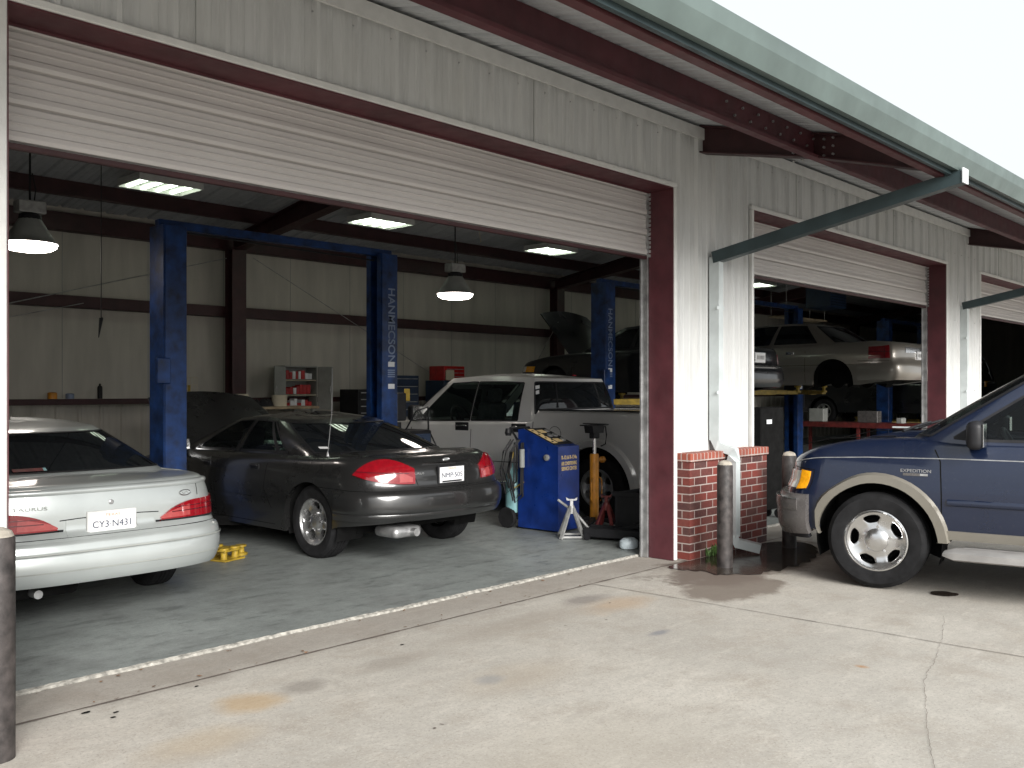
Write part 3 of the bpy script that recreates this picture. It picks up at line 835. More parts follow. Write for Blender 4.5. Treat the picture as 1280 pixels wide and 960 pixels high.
        ts = sorted(set(list(rows) + [rows[1] + (rows[2] - rows[1]) * k / 6 for k in range(7)]))
        def region(vm, tm):
            if not rows[1] < tm < rows[2]: return None
            if vm < rear[1] and rear[1] > 0: return 'rear_window'
            if vm > front[0]: return 'windshield'
            for i, (a, b) in enumerate(side):
                if 1 + a < vm < 1 + b: return 'side_window%d' % i
            return None
        parts = {}
        ring = [(1, v) for v in vs] + [(-1, v) for v in vs[-2:0:-1]]
        body = MB(); top = []
        vb = {}
        def vert(mb, key, p):
            d = vb.setdefault(id(mb), {})
            if key not in d: d[key] = mb.bm.verts.new(p)
            return d[key]
        n = len(ring); frames = MB()
        for i in range(n):
            (s0, v0), (s1, v1) = ring[i], ring[(i + 1) % n]
            sg = s0 if s0 == s1 else (s0 if v1 in (0, 3) else s1)
            if v0 in (0, 3): sg = s1
            if v1 in (0, 3): sg = s0
            for t0, t1 in zip(ts, ts[1:]):
                rg = region((v0 + v1) / 2, (t0 + t1) / 2)
                if rg and rg.startswith('side'): rg = rg + ('L' if sg > 0 else 'R')
                mb = body if rg is None else parts.setdefault(rg, MB())
                kk = lambda sgn, v, t: ((0 if v in (0, 3) else sgn), round(v, 5), round(t, 5))
                q = [vert(mb, kk(s0, v0, t0), CB(sg, v0, t0)), vert(mb, kk(s1, v1, t0), CB(sg, v1, t0)), vert(mb, kk(s1, v1, t1), CB(sg, v1, t1)), vert(mb, kk(s0, v0, t1), CB(sg, v0, t1))]
                try: mb.bm.faces.new(q)
                except ValueError: pass
        # roof : rows shrinking inwards from the top loop with a rounded edge, then strips across
        zt = G['zt']
        loop = [CB(sg, v, 1.0) for sg, v in ring]
        cxm = (G['xtr'] + G['xtf']) / 2; prev = [vb[id(body)][((0 if v in (0, 3) else sg), round(v, 5), 1.0)] for sg, v in ring]
        cr = G.get('crown', .055)
        for f in (.985, .96, .9, .8, .65, .48, .3, .12):
            cur = []
            for p in loop:
                lift = cr * (1 - f ** 2.2)
                cur.append(body.bm.verts.new((cxm + (p.x - cxm) * f, p.y * f, p.z + lift)))
            for i in range(n): body.bm.faces.new((prev[i], prev[(i + 1) % n], cur[(i + 1) % n], cur[i]))
            prev = cur
        body.bm.faces.new(prev)
        body.build('cabin_shell', m, s.root, True, 55)
        gm = {'rear_window': glass_rear, 'windshield': glass_front}
        for k, mb in parts.items():
            mb.build('side_window' if k.startswith('side') else k, gm.get(k, glass_side), s.root, True, 60)
        # rubber around every pane
        tr = MB()
        def band(sg, pts, w):
            c = [CB(sg, v, t) for v, t in pts]; a, b = [], []
            for i, (v, t) in enumerate(pts):
                tg = (c[min(i + 1, len(c) - 1)] - c[max(0, i - 1)]).normalized()
                e1 = CB(sg, min(3, v + .01), t) - CB(sg, max(0, v - .01), t); e2 = CB(sg, v, min(1, t + .01)) - CB(sg, v, max(0, t - .01))
                nn = e1.cross(e2).normalized(); cc = Vector((c[i].x, 0, c[i].z)) if 1 <= v <= 2 else Vector((cxm, 0, c[i].z))
                if nn.dot(c[i] - cc) < 0: nn = -nn
                d = tg.cross(nn).normalized() * w / 2
                a.append(c[i] + d + nn * .004); b.append(c[i] - d + nn * .004)
            tr.grid([a, b])
        t0, t1 = rows[1], rows[2]
        for sg in (1, -1):
            for a, b in side:
                a, b = 1 + a, 1 + b
                L = [(a + (b - a) * k / 10, t0) for k in range(11)]; U = [(a + (b - a) * k / 10, t1) for k in range(11)]
                band(sg, L, .02); band(sg, U, .016)
                for vv in (a, b): band(sg, [(vv, t0 + (t1 - t0) * k / 5) for k in range(6)], .018)
            if rear[1] > 0:
                band(sg, [(rear[1] * k / 12, t0) for k in range(13)], .022); band(sg, [(rear[1] * k / 12, t1) for k in range(13)], .022)
                band(sg, [(rear[1], t0 + (t1 - t0) * k / 5) for k in range(6)], .022)
            band(sg, [(front[0] + (3 - front[0]) * k / 12, t0) for k in range(13)], .022); band(sg, [(front[0] + (3 - front[0]) * k / 12, t1) for k in range(13)], .022)
            band(sg, [(front[0], t0 + (t1 - t0) * k / 5) for k in range(6)], .022)
        tr.build('window_seal', trim, s.root)
    def interior(s, rows_x, m='seat', wheel_x=None, zb=.75, ysep=.38, left=1, h=.52):
        for i, x in enumerate(rows_x):
            for y in (ysep, -ysep):
                mb = MB()
                mt = Matrix.Translation((x, y, zb)) @ Matrix.Rotation(-.22, 4, 'Y')
                mb.box(-.07, .07, -.25, .25, -.1, h - .16, .05, 3, mt)
                mb.box(-.05, .05, -.12, .12, h - .15, h + .04, .04, 3, mt); mb.box(-.012, .012, -.06, -.045, h - .2, h - .1, mtx=mt); mb.box(-.012, .012, .045, .06, h - .2, h - .1, mtx=mt)
                mb.build('seat', m, s.root, True, 50)
        if wheel_x is not None:
            mt = Matrix.Translation((wheel_x, ysep, zb + .17)) @ Matrix.Rotation(-1.15, 4, 'Y')
            mb = MB(); pts = [(mt @ Vector((.185 * math.cos(2 * PI * k / 24), .185 * math.sin(2 * PI * k / 24), 0))) for k in range(25)]
            mb.tube(pts, .016, 8, cap=False); mb.lathe([(.001, .0), (.06, .005), (.07, -.03), (.001, -.05)], 16, mt, cap=False)
            for a in (.3, 2.84, 4.71): mb.tube([mt @ Vector((0, 0, -.01)), mt @ Vector((.18 * math.cos(a), .18 * math.sin(a), 0))], .014, 6)
            mb.build('steering_wheel', 'black', s.root, True, 50)
            x = wheel_x + .32
            MB().box(x - .10, x + .25, -s.W * .78, s.W * .78, zb - .15, zb + .12, .05, 3).build('dashboard', 'black', s.root, True, 50)
    def wheels(s, Rw, w, rimR, style, track=None, x=None, steer=0):
        track = track or s.W - .01
        first = None
        for xc, zc, Ra in s.arch:
            for sg in (1, -1):
                if first is None: first = wheel(Rw, w, rimR, style); o = first
                else: o = copy_tree(first)
                o.parent = s.root; o.location = (xc, sg * (track - w / 2), Rw)
                o.rotation_euler = (0, random.uniform(0, 6), (0 if sg > 0 else PI) + (steer if xc > 0 else 0))
    def lateral(s, y, z, front=False):
        """u on an end face for a given |y|"""
        lo, hi = (0, 1) if not front else (3, 2)
        for _ in range(30):
            md = (lo + hi) / 2
            if abs(s.S(1, md, z).y) < y: lo = md
            else: hi = md
        return md
def wheel(Rw, w, rimR, style):
    t = MB(); h = w / 2
    rot = Matrix.Rotation(-PI / 2, 4, 'X')   # lathe z -> local +y
    prof = [(rimR - .008, -h * .82), (rimR + .012, -h * .96), (rimR + (Rw - rimR) * .45, -h * 1.04), (Rw - .03, -h * .95), (Rw - .006, -h * .78)]
    for g in (-.45, -.15, .15, .45):
        prof += [(Rw, h * (g - .12)), (Rw, h * (g + .08)), (Rw - .007, h * (g + .10)), (Rw - .007, h * (g + .13))]
    prof += [(Rw - .006, h * .78), (Rw - .03, h * .95), (rimR + (Rw - rimR) * .72, h * 1.02), (rimR + (Rw - rimR) * .45, h * 1.04), (rimR + .012, h * .96), (rimR - .008, h * .82)]
    t.lathe(prof, 48, rot, cap=False)
    root = t.build('wheel', 'rubber', None, True, 30)
    r = MB()
    r.lathe([(rimR + .002, h * .90), (rimR - .006, h * .92), (rimR - .018, h * .80), (rimR - .03, h * .45), (rimR - .04, -h * .7)], 48, rot, cap=False)
    r0, r1 = .05, rimR - .016
    deep = {'suv': .020, 'alloy': .03, 'truck': .03, 'cap': .02}[style]
    def yy(q): return h * .80 - deep * math.sin(PI * min(1, q * 1.0)) - (.012 if style != 'cap' else 0) * (1 - q)
    ho = {'suv': (.50, .86, .66, 3.0), 'alloy': (.34, .93, .70, 2.6), 'truck': (.34, .90, .66, 2.4), 'cap': (.70, .86, .5, 2.4)}[style]
    cnt = {'suv': 5, 'alloy': 5, 'truck': 6, 'cap': 10}[style]
    NP, NR = 48, 5
    qm, qh = (ho[0] + ho[1]) / 2, (ho[1] - ho[0]) / 2
    def P3(sec, a_, q_, dy=0):
        an = 2 * PI * (sec + a_) / cnt; rr = r0 + (r1 - r0) * q_
        return Vector((rr * math.cos(an), yy(q_) + dy, rr * math.sin(an)))
    for sec in range(cnt):
        rings = []
        for k in range(NP):
            f_ = 2 * PI * k / NP; cx, cy = math.cos(f_), math.sin(f_)
            w_ = ho[2] / 2
            sup = (abs(cx) ** ho[3] + abs(cy) ** ho[3]) ** (-1 / ho[3])
            hy = cy * sup; hp = (cx * sup * w_ * (.82 + .18 * hy), qm + hy * qh)
            mx_ = 1 / max(abs(cx), abs(cy)); ry = cy * mx_
            rp = (cx * mx_ * .5, (qm + ry * (1 - qm)) if ry > 0 else (qm + ry * qm))
            rings.append((hp, rp))
        g = [[r.bm.verts.new(P3(sec, hp[0] + (rp[0] - hp[0]) * j / NR, hp[1] + (rp[1] - hp[1]) * j / NR, -.004 * max(0, 1 - j * 2) )) for hp, rp in rings] for j in range(NR + 1)]
        wl = [r.bm.verts.new(P3(sec, hp[0] * .94, qm + (hp[1] - qm) * .94, -.035)) for hp, rp in rings]
        for k in range(NP):
            k2 = (k + 1) % NP
            for j in range(NR): r.bm.faces.new((g[j][k], g[j][k2], g[j + 1][k2], g[j + 1][k]))
            r.bm.faces.new((wl[k], wl[k2], g[0][k2], g[0][k]))
    bmesh.ops.remove_doubles(r.bm, verts=[v for v in r.bm.verts if v.is_valid], dist=1e-5)
    r.lathe([(.001, h * .84 + .0), (.025, h * .835), (.055, h * .80), (.075, h * .66), (.078, h * .5)] if style != 'suv' else [(.001, h * 1.02), (.04, h * 1.01), (.07, h * .96), (.086, h * .86), (.09, h * .62)], 24, rot, cap=False)
    for k in range(5):
        a = 2 * PI * k / 5 + .3; rb = .105 if style == 'suv' else .085
        r.lathe([(.011, h * .74), (.011, h * .52)][::-1], 8, Matrix.Translation((rb * math.cos(a), 0, rb * math.sin(a))) @ rot)
    r.build('rim', {'suv': 'chrome', 'truck': 'steel'}.get(style, 'alloy'), root, True, 35)
    bk = MB(); bk.lathe([(.01, -h * .1), (rimR * .70, -h * .1), (rimR * .72, -h * .25), (.01, -h * .25)], 32, rot); bk.lathe([(.001, -h * .6), (rimR - .03, -h * .6)], 32, rot, cap=False)
    bk.build('brake_disc', 'dark', root)
    return root
def plate_rear(car, z, main, frame_m, y=0, xoff=.012, size=.062, low=None, top=None, tilt=.0, parent=None):
    p = car.S(1, 0.0, z) ; x = p.x - xoff
    fr = MB().box(x - .006, x + .02, y - .165, y + .165, z - .084, z + .084, .008, 2).build('license_plate', frame_m, parent or car.root)
    pl = MB().box(x - .0095, x - .0065, y - .150, y + .150, z - .070, z + .070, .002, 1).build('plate_face', 'plate', fr)
    T = lambda yy, zz: frame((x - .0105, y + yy, z + zz), (0, -1, 0), (0, 0, 1))
    if main: text('plate_number', main, size, T(0, -.006), 'ink', fr, width=.255)
    if top: text('plate_heading', top, .022, T(.0, .055), 'orangei', fr, width=.10)
    if low: MB().box(x - .0112, x - .0096, y - .12, y + .12, z - .066, z - .052).build('plate_footer', low, fr)
    if not main:
        for k in range(6): MB().box(x - .0112, x - .0096, y - .11 + k * .04, y - .09 + k * .04, z - .03, z + .03).build('plate_character', 'gclad', fr)
    return fr
def mirror(car, x, y, z, m, sx=.10, sy=.12, sz=.075):
    for sg in (1, -1):
        mb = MB(); mt = Matrix.Translation((x, sg * (y + sy * .9), z))
        mb.box(-sx, sx * .55, -sy, sy, -sz, sz, .05, 4, mt); mb.box(-.05, .02, -sy - .09, -sy + .04, -sz * .9, -sz * .3, .015, 2, mt if sg > 0 else mt @ Matrix.Scale(-1, 4, (0, 1, 0)))
        o = mb.build('side_mirror', m, car.root, True, 60)
        MB().box(-sx - .002, -sx + .002, -sy * .85, sy * .85, -sz * .8, sz * .8, .001, 1, mt).build('mirror_glass', 'chrome', o)
def handle(car, sg, x, z, m='black', w=.10, hh=.026, gm=None):
    u = car.ux(x)
    mb = MB(); c = car.S(sg, u, z)
    mb.box(c.x - w, c.x + w, c.y + sg * -.004, c.y + sg * .012, z - hh, z + hh, .01, 2)
    o = mb.build('door_handle', m, car.root, True, 50)
    MB().box(c.x - w * .85, c.x + w * .85, c.y + sg * .013, c.y + sg * .032, z + .000, z + .02, .008, 2).build('grip', gm or m, o, True, 50)

# ---- 1 : silver sedan, seen from behind
def hood_open(car, xh, length, wd, zh, ang, m, under='dark'):
    mb = MB(); rows = []
    for j in range(9):
        t = j / 8; row = []
        for i in range(13):
            q = i / 12 * 2 - 1; ww = wd * (1 - .10 * t ** 2)
            lx = length * (t - .05 * q * q * t); lz = -.05 * q * q - .06 * t * t
            X = xh + lx * math.cos(ang) + lz * -math.sin(ang); Z = zh + lx * math.sin(ang) + lz * math.cos(ang)
            row.append(Vector((X, q * ww, Z)))
        rows.append(row)
    mb.shell(rows, Vector((math.sin(ang), 0, -math.cos(ang))) * .02)
    o = mb.build('hood', m, car.root, True, 50)
    rb = MB()
    for q in (-.8, -.3, .3, .8):
        rb.tube([r[int((q + 1) / 2 * 12)] + Vector((math.sin(ang), 0, -math.cos(ang))) * .035 for r in rows[1:-1]], .018, 6)
    rb.build('hood_brace', under, o)
    st = MB().tube([(xh + length * .75 * math.cos(ang), wd * .6, zh + length * .75 * math.sin(ang) - .06), (xh + length * .9, wd * .7, zh - .15)], .006, 6); st.build('prop_rod', 'steel', car.root)
silver = thing('sedan', 'silver-green sedan at left seen from behind, nose in the bay', 'car', (2.75, 8.53, 0), PI / 2)
# local x: rear bumper at -2.42
P = dict(W=.895, n=3.0, Rr=.42, Rf=.55, xr=[(.2, -2.33), (.33, -2.40), (.42, -2.42), (.60, -2.40), (.605, -2.33), (.78, -2.33), (.90, -2.30), (1.0, -2.28)],
         xf=[(.2, 2.36), (.5, 2.42), (.7, 2.36), (.85, 2.2)], zs=[(-2.45, .925), (-1.9, .935), (-1.2, .93), (1.0, .93), (1.6, .87), (2.3, .72)],
         fz=[(.2, .955), (.45, .995), (.62, 1), (.8, .975), (.95, .93)], rock=[(-2.45, .32), (-1.9, .24), (-1.7, .21), (1.9, .21), (2.4, .24)], r=.06,
         arch=[(-1.36, .31, .36), (1.33, .31, .37)], crown=[(-2.3, .02), (-1.6, .03), (1.0, .03), (1.6, .05), (2.3, .05)], fx=[(-2.4, .97), (-1.2, 1), (1.2, 1), (2.4, .96)])
c = Car(silver, P); c.body('p_silver')
c.cabin(dict(xbr=-1.72, xbf=1.28, hb=.80, Rb=.32, Rbf=.45, xtr=-.90, xtf=.34, ht=.555, Rt=.22, Rtf=.25, zt=1.275, crown=.045, n=3.0), 'p_silver', 'g_mid', 'g_dark', 'g_mid', rows=(0, .14, .90, 1), side=((.02, .12), (.16, .50), (.55, .97)), rear=(0, .84))
c.interior((-.45, .25), wheel_x=.75, zb=.60, h=.50)
c.wheels(.315, .21, .195, 'cap', track=.845)
hood_open(c, 1.22, 1.10, .74, .93, .56, 'p_silver')
mirror(c, .92, .82, .97, 'p_silver')
# bumper with ribs
def bump_prof(t, v):
    return .030 * math.sin(PI * min(1, max(0, v))) ** .35 - (.012 if .56 < v < .60 or .83 < v < .86 else 0) + .0
bp = c.patch('rear_bumper', 'p_silver', 1, 0, 1.16, .315, .575, lambda t, v: .004 + .026 * math.sin(PI * (v * .9 + .08)) ** .5 - (.007 if .70 < v < .76 else 0), 22, 26, .02, both=True)
bs = MB()
c2 = [(-1, u) for u in (1.1, 1.0, .9, .8, .7, .6, .5, .4, .3, .2, .1)] + [(1, u) for u in (0, .1, .2, .3, .4, .5, .6, .7, .8, .9, 1.0, 1.1)]
for zz in (.505, .40):
    a = [c.S(s_, u, zz, .0355) for s_, u in c2]; b = [c.S(s_, u, zz + .008, .0355) for s_, u in c2]; bs.grid([a, b])
bs.build('bumper_groove', 'grey', bp)
for sg in (1, -1):
    un = c.lateral(.335, .70)
    tl = c.patch('tail_light', 'lens', sg, un, 1.10, lambda t: .635 + .012 * (1 - t), lambda t: .635 + .125 * (1 - (1 - min(1, t * 3.4)) ** 2.2) ** .6 + .012 * t, .012, 26, 8, .01)
    c.patch('lens_band', 'lens2', sg, un + .005, un + (1.10 - un) * .22, lambda t: .655, lambda t: .665 + .07 * t ** .6, .014, 8, 5, .0, parent=tl)
    c.patch('lens_stripe', 'lensd', sg, un + .07, 1.09, .690, .697, .0145, 20, 1, .0, parent=tl)
    c.patch('lens_stripe', 'lensd', sg, un + .09, 1.09, .722, .727, .0145, 20, 1, .0, parent=tl)
    c.patch('lens_frame', 'black', sg, un - .02, 1.115, lambda t: .622 + .012 * (1 - t), lambda t: .636 + .012 * (1 - t), .008, 20, 1, .0, parent=tl)
    c.patch('reverse_panel', 'p_silver', sg, c.lateral(.17, .68), un - .03, .600, .705, .006, 8, 4, .01)
c.seams([(sg, [(c.lateral(.66, .87), .885), (c.lateral(.655, .80), .79)]) for sg in (1, -1)] + [(sg, [(0, .712), (c.lateral(.20, .71), .712), (c.lateral(.33, .70), .705)]) for sg in (1, -1)] +
        [(sg, [(0, .598), (.5, .598), (.9, .598), (1.12, .60)]) for sg in (1, -1)] + [(sg, [(c.ux(x), .25), (c.ux(x), .9)]) for sg in (1, -1) for x in (-.75, .10, 1.05)], w=.006)
pl = c.patch('trunk_lip', 'p_silver', 1, 0, .80, .868, .905, lambda t, v: .003 + .014 * math.sin(PI * v), 16, 6, .01, both=True)
plate_rear(c, .665, 'CY3·N431', 'trim', low='dred', top='TEXAS')
for nm, y, zz, rr in (('trunk_lock', 0, .80, .016),):
    x = c.S(1, 0, zz).x; MB().lathe([(rr, 0), (rr, .006), (rr * .6, .010), (.001, .01)], 20, frame((x, y, zz), (0, -1, 0), (0, 0, 1)) @ Matrix.Identity(4), cap=False).build(nm, 'steel', silver)
def oval(car, y, z, a, b, m='chrome', nm='emblem', off=.003):
    u = car.lateral(abs(y), z); sg = 1 if y >= 0 else -1; p = car.S(sg, u, z, off)
    nn = (car.S(sg, u, z, .02) - p).normalized(); xd = nn.cross(Vector((0, 0, 1))).normalized() * -1; yd = nn.cross(xd)
    mb = MB(); F = frame(p, xd, yd)
    mb.tube([F @ Vector((a * math.cos(2 * PI * k / 24), b * math.sin(2 * PI * k / 24), 0)) for k in range(25)], .0035, 6, cap=False)
    o = mb.build(nm, m, car.root, True, 60)
    sh = MB(); sh.bm.faces.new([sh.bm.verts.new(F @ Vector((a * math.cos(2 * PI * k / 24), b * math.sin(2 * PI * k / 24), -.001))) for k in range(24)])
    sh.build('emblem_field', 'p_silver' if car is c else 'navy', o)
    sw = MB(); sw.tube([F @ Vector((a * q, b * .45 * math.sin(q * 7), .001)) for q in [k / 10 - .65 for k in range(14)]], .002, 5); sw.build('emblem_script', 'steel', o)
    return F
oval(c, -.545, .815, .048, .019)
def badge(car, s_, y, z, size, m='steel', width=None, nm='badge_lettering', off=.004, parent=None):
    u = car.lateral(abs(y), z); sg = 1 if y >= 0 else -1; p = car.S(sg, u, z, off)
    e = .002; d = car.S(sg, u - e, z, off) - p
    if sg < 0: d = -d
    xd = Vector((d.x, d.y, 0)); 
    if xd.y > 0: xd = -xd
    return text(nm, s_, size, frame(p, xd, (0, 0, 1)), m, parent or car.root, width)
badge(c, 'TAURUS', .50, .79, .032, 'grey', .20)
# sticker on the rear glass, exhaust
G = c.CB
def on_glass(car, v, t, w, h, m, nm, sg=-1, off=.006):
    p = car.CB(sg, v, t); a = (car.CB(sg, min(v + .02, 3), t) - car.CB(sg, v, t)).normalized(); b = (car.CB(sg, v, t + .02) - p).normalized(); n_ = a.cross(b).normalized()
    if n_.x * (1 if v > 2 else -1) < 0 and not 1 <= v <= 2: n_ = -n_
    if 1 <= v <= 2 and n_.y * sg < 0: n_ = -n_
    p = p + n_ * off
    mb = MB(); mb.bm.faces.new([mb.bm.verts.new(p + a * (w / 2 * i) + b * (h / 2 * j)) for i, j in ((-1, -1), (1, -1), (1, 1), (-1, 1))])
    return mb.build(nm, m, car.root)
on_glass(c, .12, .20, .20, .045, 'dred', 'window_sticker', 1)
on_glass(c, .06, .20, .06, .045, 'tank', 'window_sticker', 1)
MB().tube([(-2.30, .45, .25), (-1.9, .45, .24), (-1.4, .4, .26)], .028, 12).build('exhaust', 'steel', silver, True)
MB().box(-2.2, -1.7, .15, .62, .20, .30, .05, 3).build('muffler', 'dark', silver, True)

# ---- 2 : charcoal sedan on lift one
grey = thing('sedan', 'charcoal grey sedan with raised hood and whip antenna between two blue lift posts', 'car', (5.87, 8.66, 0), PI / 2)
P = dict(W=.925, n=2.6, Rr=.52, Rf=.6, xr=[(.2, -2.36), (.38, -2.45), (.50, -2.49), (.64, -2.485), (.68, -2.43), (.80, -2.42), (.93, -2.36), (1.0, -2.30)],
         xf=[(.2, 2.4), (.5, 2.5), (.7, 2.42), (.85, 2.25)], zs=[(-2.5, .945), (-2.1, .965), (-1.4, .935), (1.0, .90), (1.7, .84), (2.4, .70)], zsw=.12,
         fz=[(.2, .95), (.45, .99), (.62, 1), (.8, .975), (.97, .91)], rock=[(-2.5, .40), (-1.95, .33), (-1.6, .22), (1.9, .22), (2.5, .25)], r=.085,
         arch=[(-1.50, .33, .375), (1.33, .32, .38)], crown=[(-2.4, .02), (-1.6, .03), (1.0, .03), (1.6, .05), (2.3, .05)], fx=[(-2.45, .95), (-1.2, 1), (1.2, 1), (2.4, .95)])
c = Car(grey, P); c.body('p_grey')
c.cabin(dict(xbr=-1.78, xbf=1.45, hb=.80, Rb=.48, Rbf=.6, xtr=-.82, xtf=.36, ht=.57, Rt=.30, Rtf=.3, zt=1.265, crown=.05, n=2.6), 'p_grey', 'g_mid', 'g_dark', 'g_mid', rows=(0, .12, .90, 1), side=((.10, .17), (.19, .52), (.57, .97)), rear=(0, .80), bulge=.035)
c.interior((-.40, .35), wheel_x=.85, zb=.60, h=.50)
c.wheels(.338, .215, .212, 'alloy', track=.86)
hood_open(c, 1.10, 1.15, .76, .90, .62, 'p_grey')
mirror(c, .90, .82, .95, 'p_grey')
c.patch('rear_bumper', 'p_grey', 1, 0, 1.02, .40, .655, lambda t, v: .003 + .022 * math.sin(PI * (v * .85 + .1)) ** .6 - (.010 if .22 < v < .29 else 0), 22, 20, .02, both=True)
for sg in (1, -1):
    un = c.lateral(.40, .84)
    tl = c.patch('tail_light', 'lens', sg, un, .83, lambda t: .715 + .085 * t * t, lambda t: .722 + .20 * math.sin(PI * (.14 + .80 * t)) ** .6, .016, 26, 8, .01)
    c.patch('reverse_lens', 'lens2', sg, un + .02, un + .13, lambda t: .732, lambda t: .77 + .05 * t, .019, 6, 4, .0, parent=tl)
    c.patch('lens_stripe', 'lensd', sg, un + .05, .79, lambda t: .80 + .02 * t, lambda t: .807 + .02 * t, .019, 16, 1, .0, parent=tl)
c.seams([(sg, [(0, .672), (c.lateral(.37, .68), .675), (c.lateral(.38, .70), .71), (c.lateral(.42, .80), .82), (c.lateral(.50, .92), .93)]) for sg in (1, -1)] + [(sg, [(0, .660), (.5, .660), (.9, .663), (1.09, .67)]) for sg in (1, -1)] +
        [(sg, [(c.ux(x), .26), (c.ux(x + .02), .6), (c.ux(x), .87)]) for sg in (1, -1) for x in (.10, 1.12)] + [(sg, [(c.ux(-.92), .42), (c.ux(-.80), .6), (c.ux(-.82), .88)]) for sg in (1, -1)] + [(sg, [(c.ux(-.95), .27), (c.ux(1.1), .27)]) for sg in (1, -1)] , w=.006)
mo = MB()
for sg in (1, -1): c.ribbon(mo, sg, [(c.ux(-.85), .50), (c.ux(.95), .49)], .03, .010)
mo.build('side_moulding', 'p_grey', grey)
plate_rear(c, .775, 'NMP·505', 'black', low='black', top='TEXAS')
lipb = c.patch('plate_garnish', 'chrome', 1, 0, .17, .872, .884, lambda t, v: .010, 8, 2, .01, both=True)
oval(c, 0, .905, .042, .017, 'chrome', 'emblem', .004)
badge(c, 'TAURUS', .38, .80, .026, 'steel', .15)
for sg, yy in ((1, .0),): pass
for x, z in ((-.62, .80), (.28, .79)): handle(c, 1, x, z, 'black', .075); handle(c, -1, x, z, 'black', .075)
on_glass(c, .62, .24, .085, .05, 'plate', 'oval_sticker', 1)
an = MB(); b0 = Vector((-1.63, .78, .93)); an.lathe([(.016, 0), (.012, .03), (.004, .05)], 10, Matrix.Translation(b0)); an.tube([b0 + Vector((0, 0, .03)), b0 + Vector((-.02, -.03, .40)), b0 + Vector((.0, -.05, .80))], [.0035, .003, .002], 6); an.build('antenna', 'steel', grey)
MB().tube([(-2.42, .40, .29), (-2.1, .40, .28), (-1.6, .35, .28)], .035, 12).build('exhaust', 'steel', grey, True)
MB().box(-2.36, -2.05, .28, .60, .24, .34, .05, 3).build('muffler', 'steel', grey, True)

# ---- 3 : pale pickup
truck = thing('pickup_truck', 'pale silver crew cab pickup truck parked behind the blue service cabinet', 'pickup truck', (9.64, 8.46, 0), PI / 2 + R(4))
# rear axle at local -1.55
P = dict(W=.97, n=4.5, Rr=.20, Rf=.40, xr=[(.3, -2.62), (.6, -2.66), (.95, -2.65), (1.28, -2.64)], xf=[(.3, 2.75), (.6, 2.85), (.9, 2.82), (1.15, 2.72)], zsw=.03,
         zs=[(-2.7, 1.285), (-.62, 1.285), (-.58, 1.14), (1.25, 1.10), (1.75, 1.12), (2.75, 1.02)], fz=[(.3, .95), (.5, .985), (.75, 1), (1.0, .985), (1.26, .95)],
         rock=[(-2.7, .45), (-2, .40), (2.2, .38), (2.8, .40)], r=.045, arch=[(-1.55, .37, .50), (1.75, .37, .48)], crown=[(-2.6, .0), (1.2, 0), (1.8, .06), (2.7, .05)])
c = Car(truck, P); c.body('p_white')
c.cabin(dict(xbr=-.66, xbf=1.80, hb=.925, Rb=.12, Rbf=.30, xtr=-.55, xtf=1.0, ht=.78, Rt=.12, Rtf=.20, zt=1.715, crown=.045, n=4.0, vert=.85), 'p_white', 'g_mid', 'g_dark', 'g_mid', rows=(0, .07, .88, 1), side=((.10, .485), (.497, .975)), rear=(0, .80), bulge=.02)
c.interior((-.30, .60), wheel_x=1.12, zb=.98, h=.55)
c.wheels(.375, .25, .23, 'truck', track=.955)
c.archlip('p_white', .09, .05)
mirror(c, 1.42, .90, 1.22, 'black', .08, .11, .11)
for x in (-.38, .58):
    for sg in (1, -1): handle(c, sg, x, 1.055, 'black', .115, .055, 'chrome')
c.seams([(sg, [(c.ux(x), .42), (c.ux(x), 1.14)]) for sg in (1, -1) for x in (-.60, .42, 1.52)] + [(sg, [(c.ux(-.6), .62), (c.ux(1.5), .62)]) for sg in (1, -1)] + [(sg, [(c.ux(-.46), .45), (c.ux(-.46), 1.14)]) for sg in (1, -1)], w=.009)
for sg in (1, -1):
    rl = MB(); rl.box(-2.6, -.66, sg * .90 - .03, sg * .90 + .03, 1.282, 1.297, .005, 2)
    rl.build('bed_rail', 'black', truck)
rb = MB()
for sg in (1, -1):
    rb.tube([(-.75, sg * 1.0, .36), (1.1, sg * 1.0, .36)], .035, 10)
    for x in (-.5, .3, .95): rb.tube([(x, sg * 1.0, .36), (x, sg * .7, .42)], .015, 6)
rb.build('step_bar', 'chrome', truck, True)
c.patch('rear_bumper', 'chrome', 1, 0, 1.03, .46, .66, lambda t, v: .06 + .02 * math.sin(PI * v), 12, 6, .02, both=True)
for sg in (1, -1): c.patch('tail_light', 'lens', sg, .72, 1.03, .78, 1.16, .006, 8, 6, .01)
o = on_glass(c, .70, .74, .06, .05, 'plate', 'window_sticker', 1); on_glass(c, .70, .60, .05, .05, 'plate', 'window_sticker', 1)
gm = MB(); gm.box(-.575, -.56, -.03, .03, 1.72, 1.735); gm.build('high_brake_light', 'lens', truck)
for y in (.22, -.22):
    ug = MB(); ug.tube([c.CB(1 if y > 0 else -1, .19, .12) + Vector((-.006, 0, 0)), c.CB(1 if y > 0 else -1, .19, .87) + Vector((-.006, 0, 0))], .012, 6)
    ug.build('sliding_pane_bar', 'black', truck)
fl = c.S(1, c.ux(-.95), 1.0); mb = MB(); mb.tube([(fl.x + .09 * math.cos(2 * PI * k / 20), fl.y + .002, 1.0 + .09 * math.sin(2 * PI * k / 20)) for k in range(21)], .003, 5, cap=False); mb.build('fuel_door', 'dark', truck)

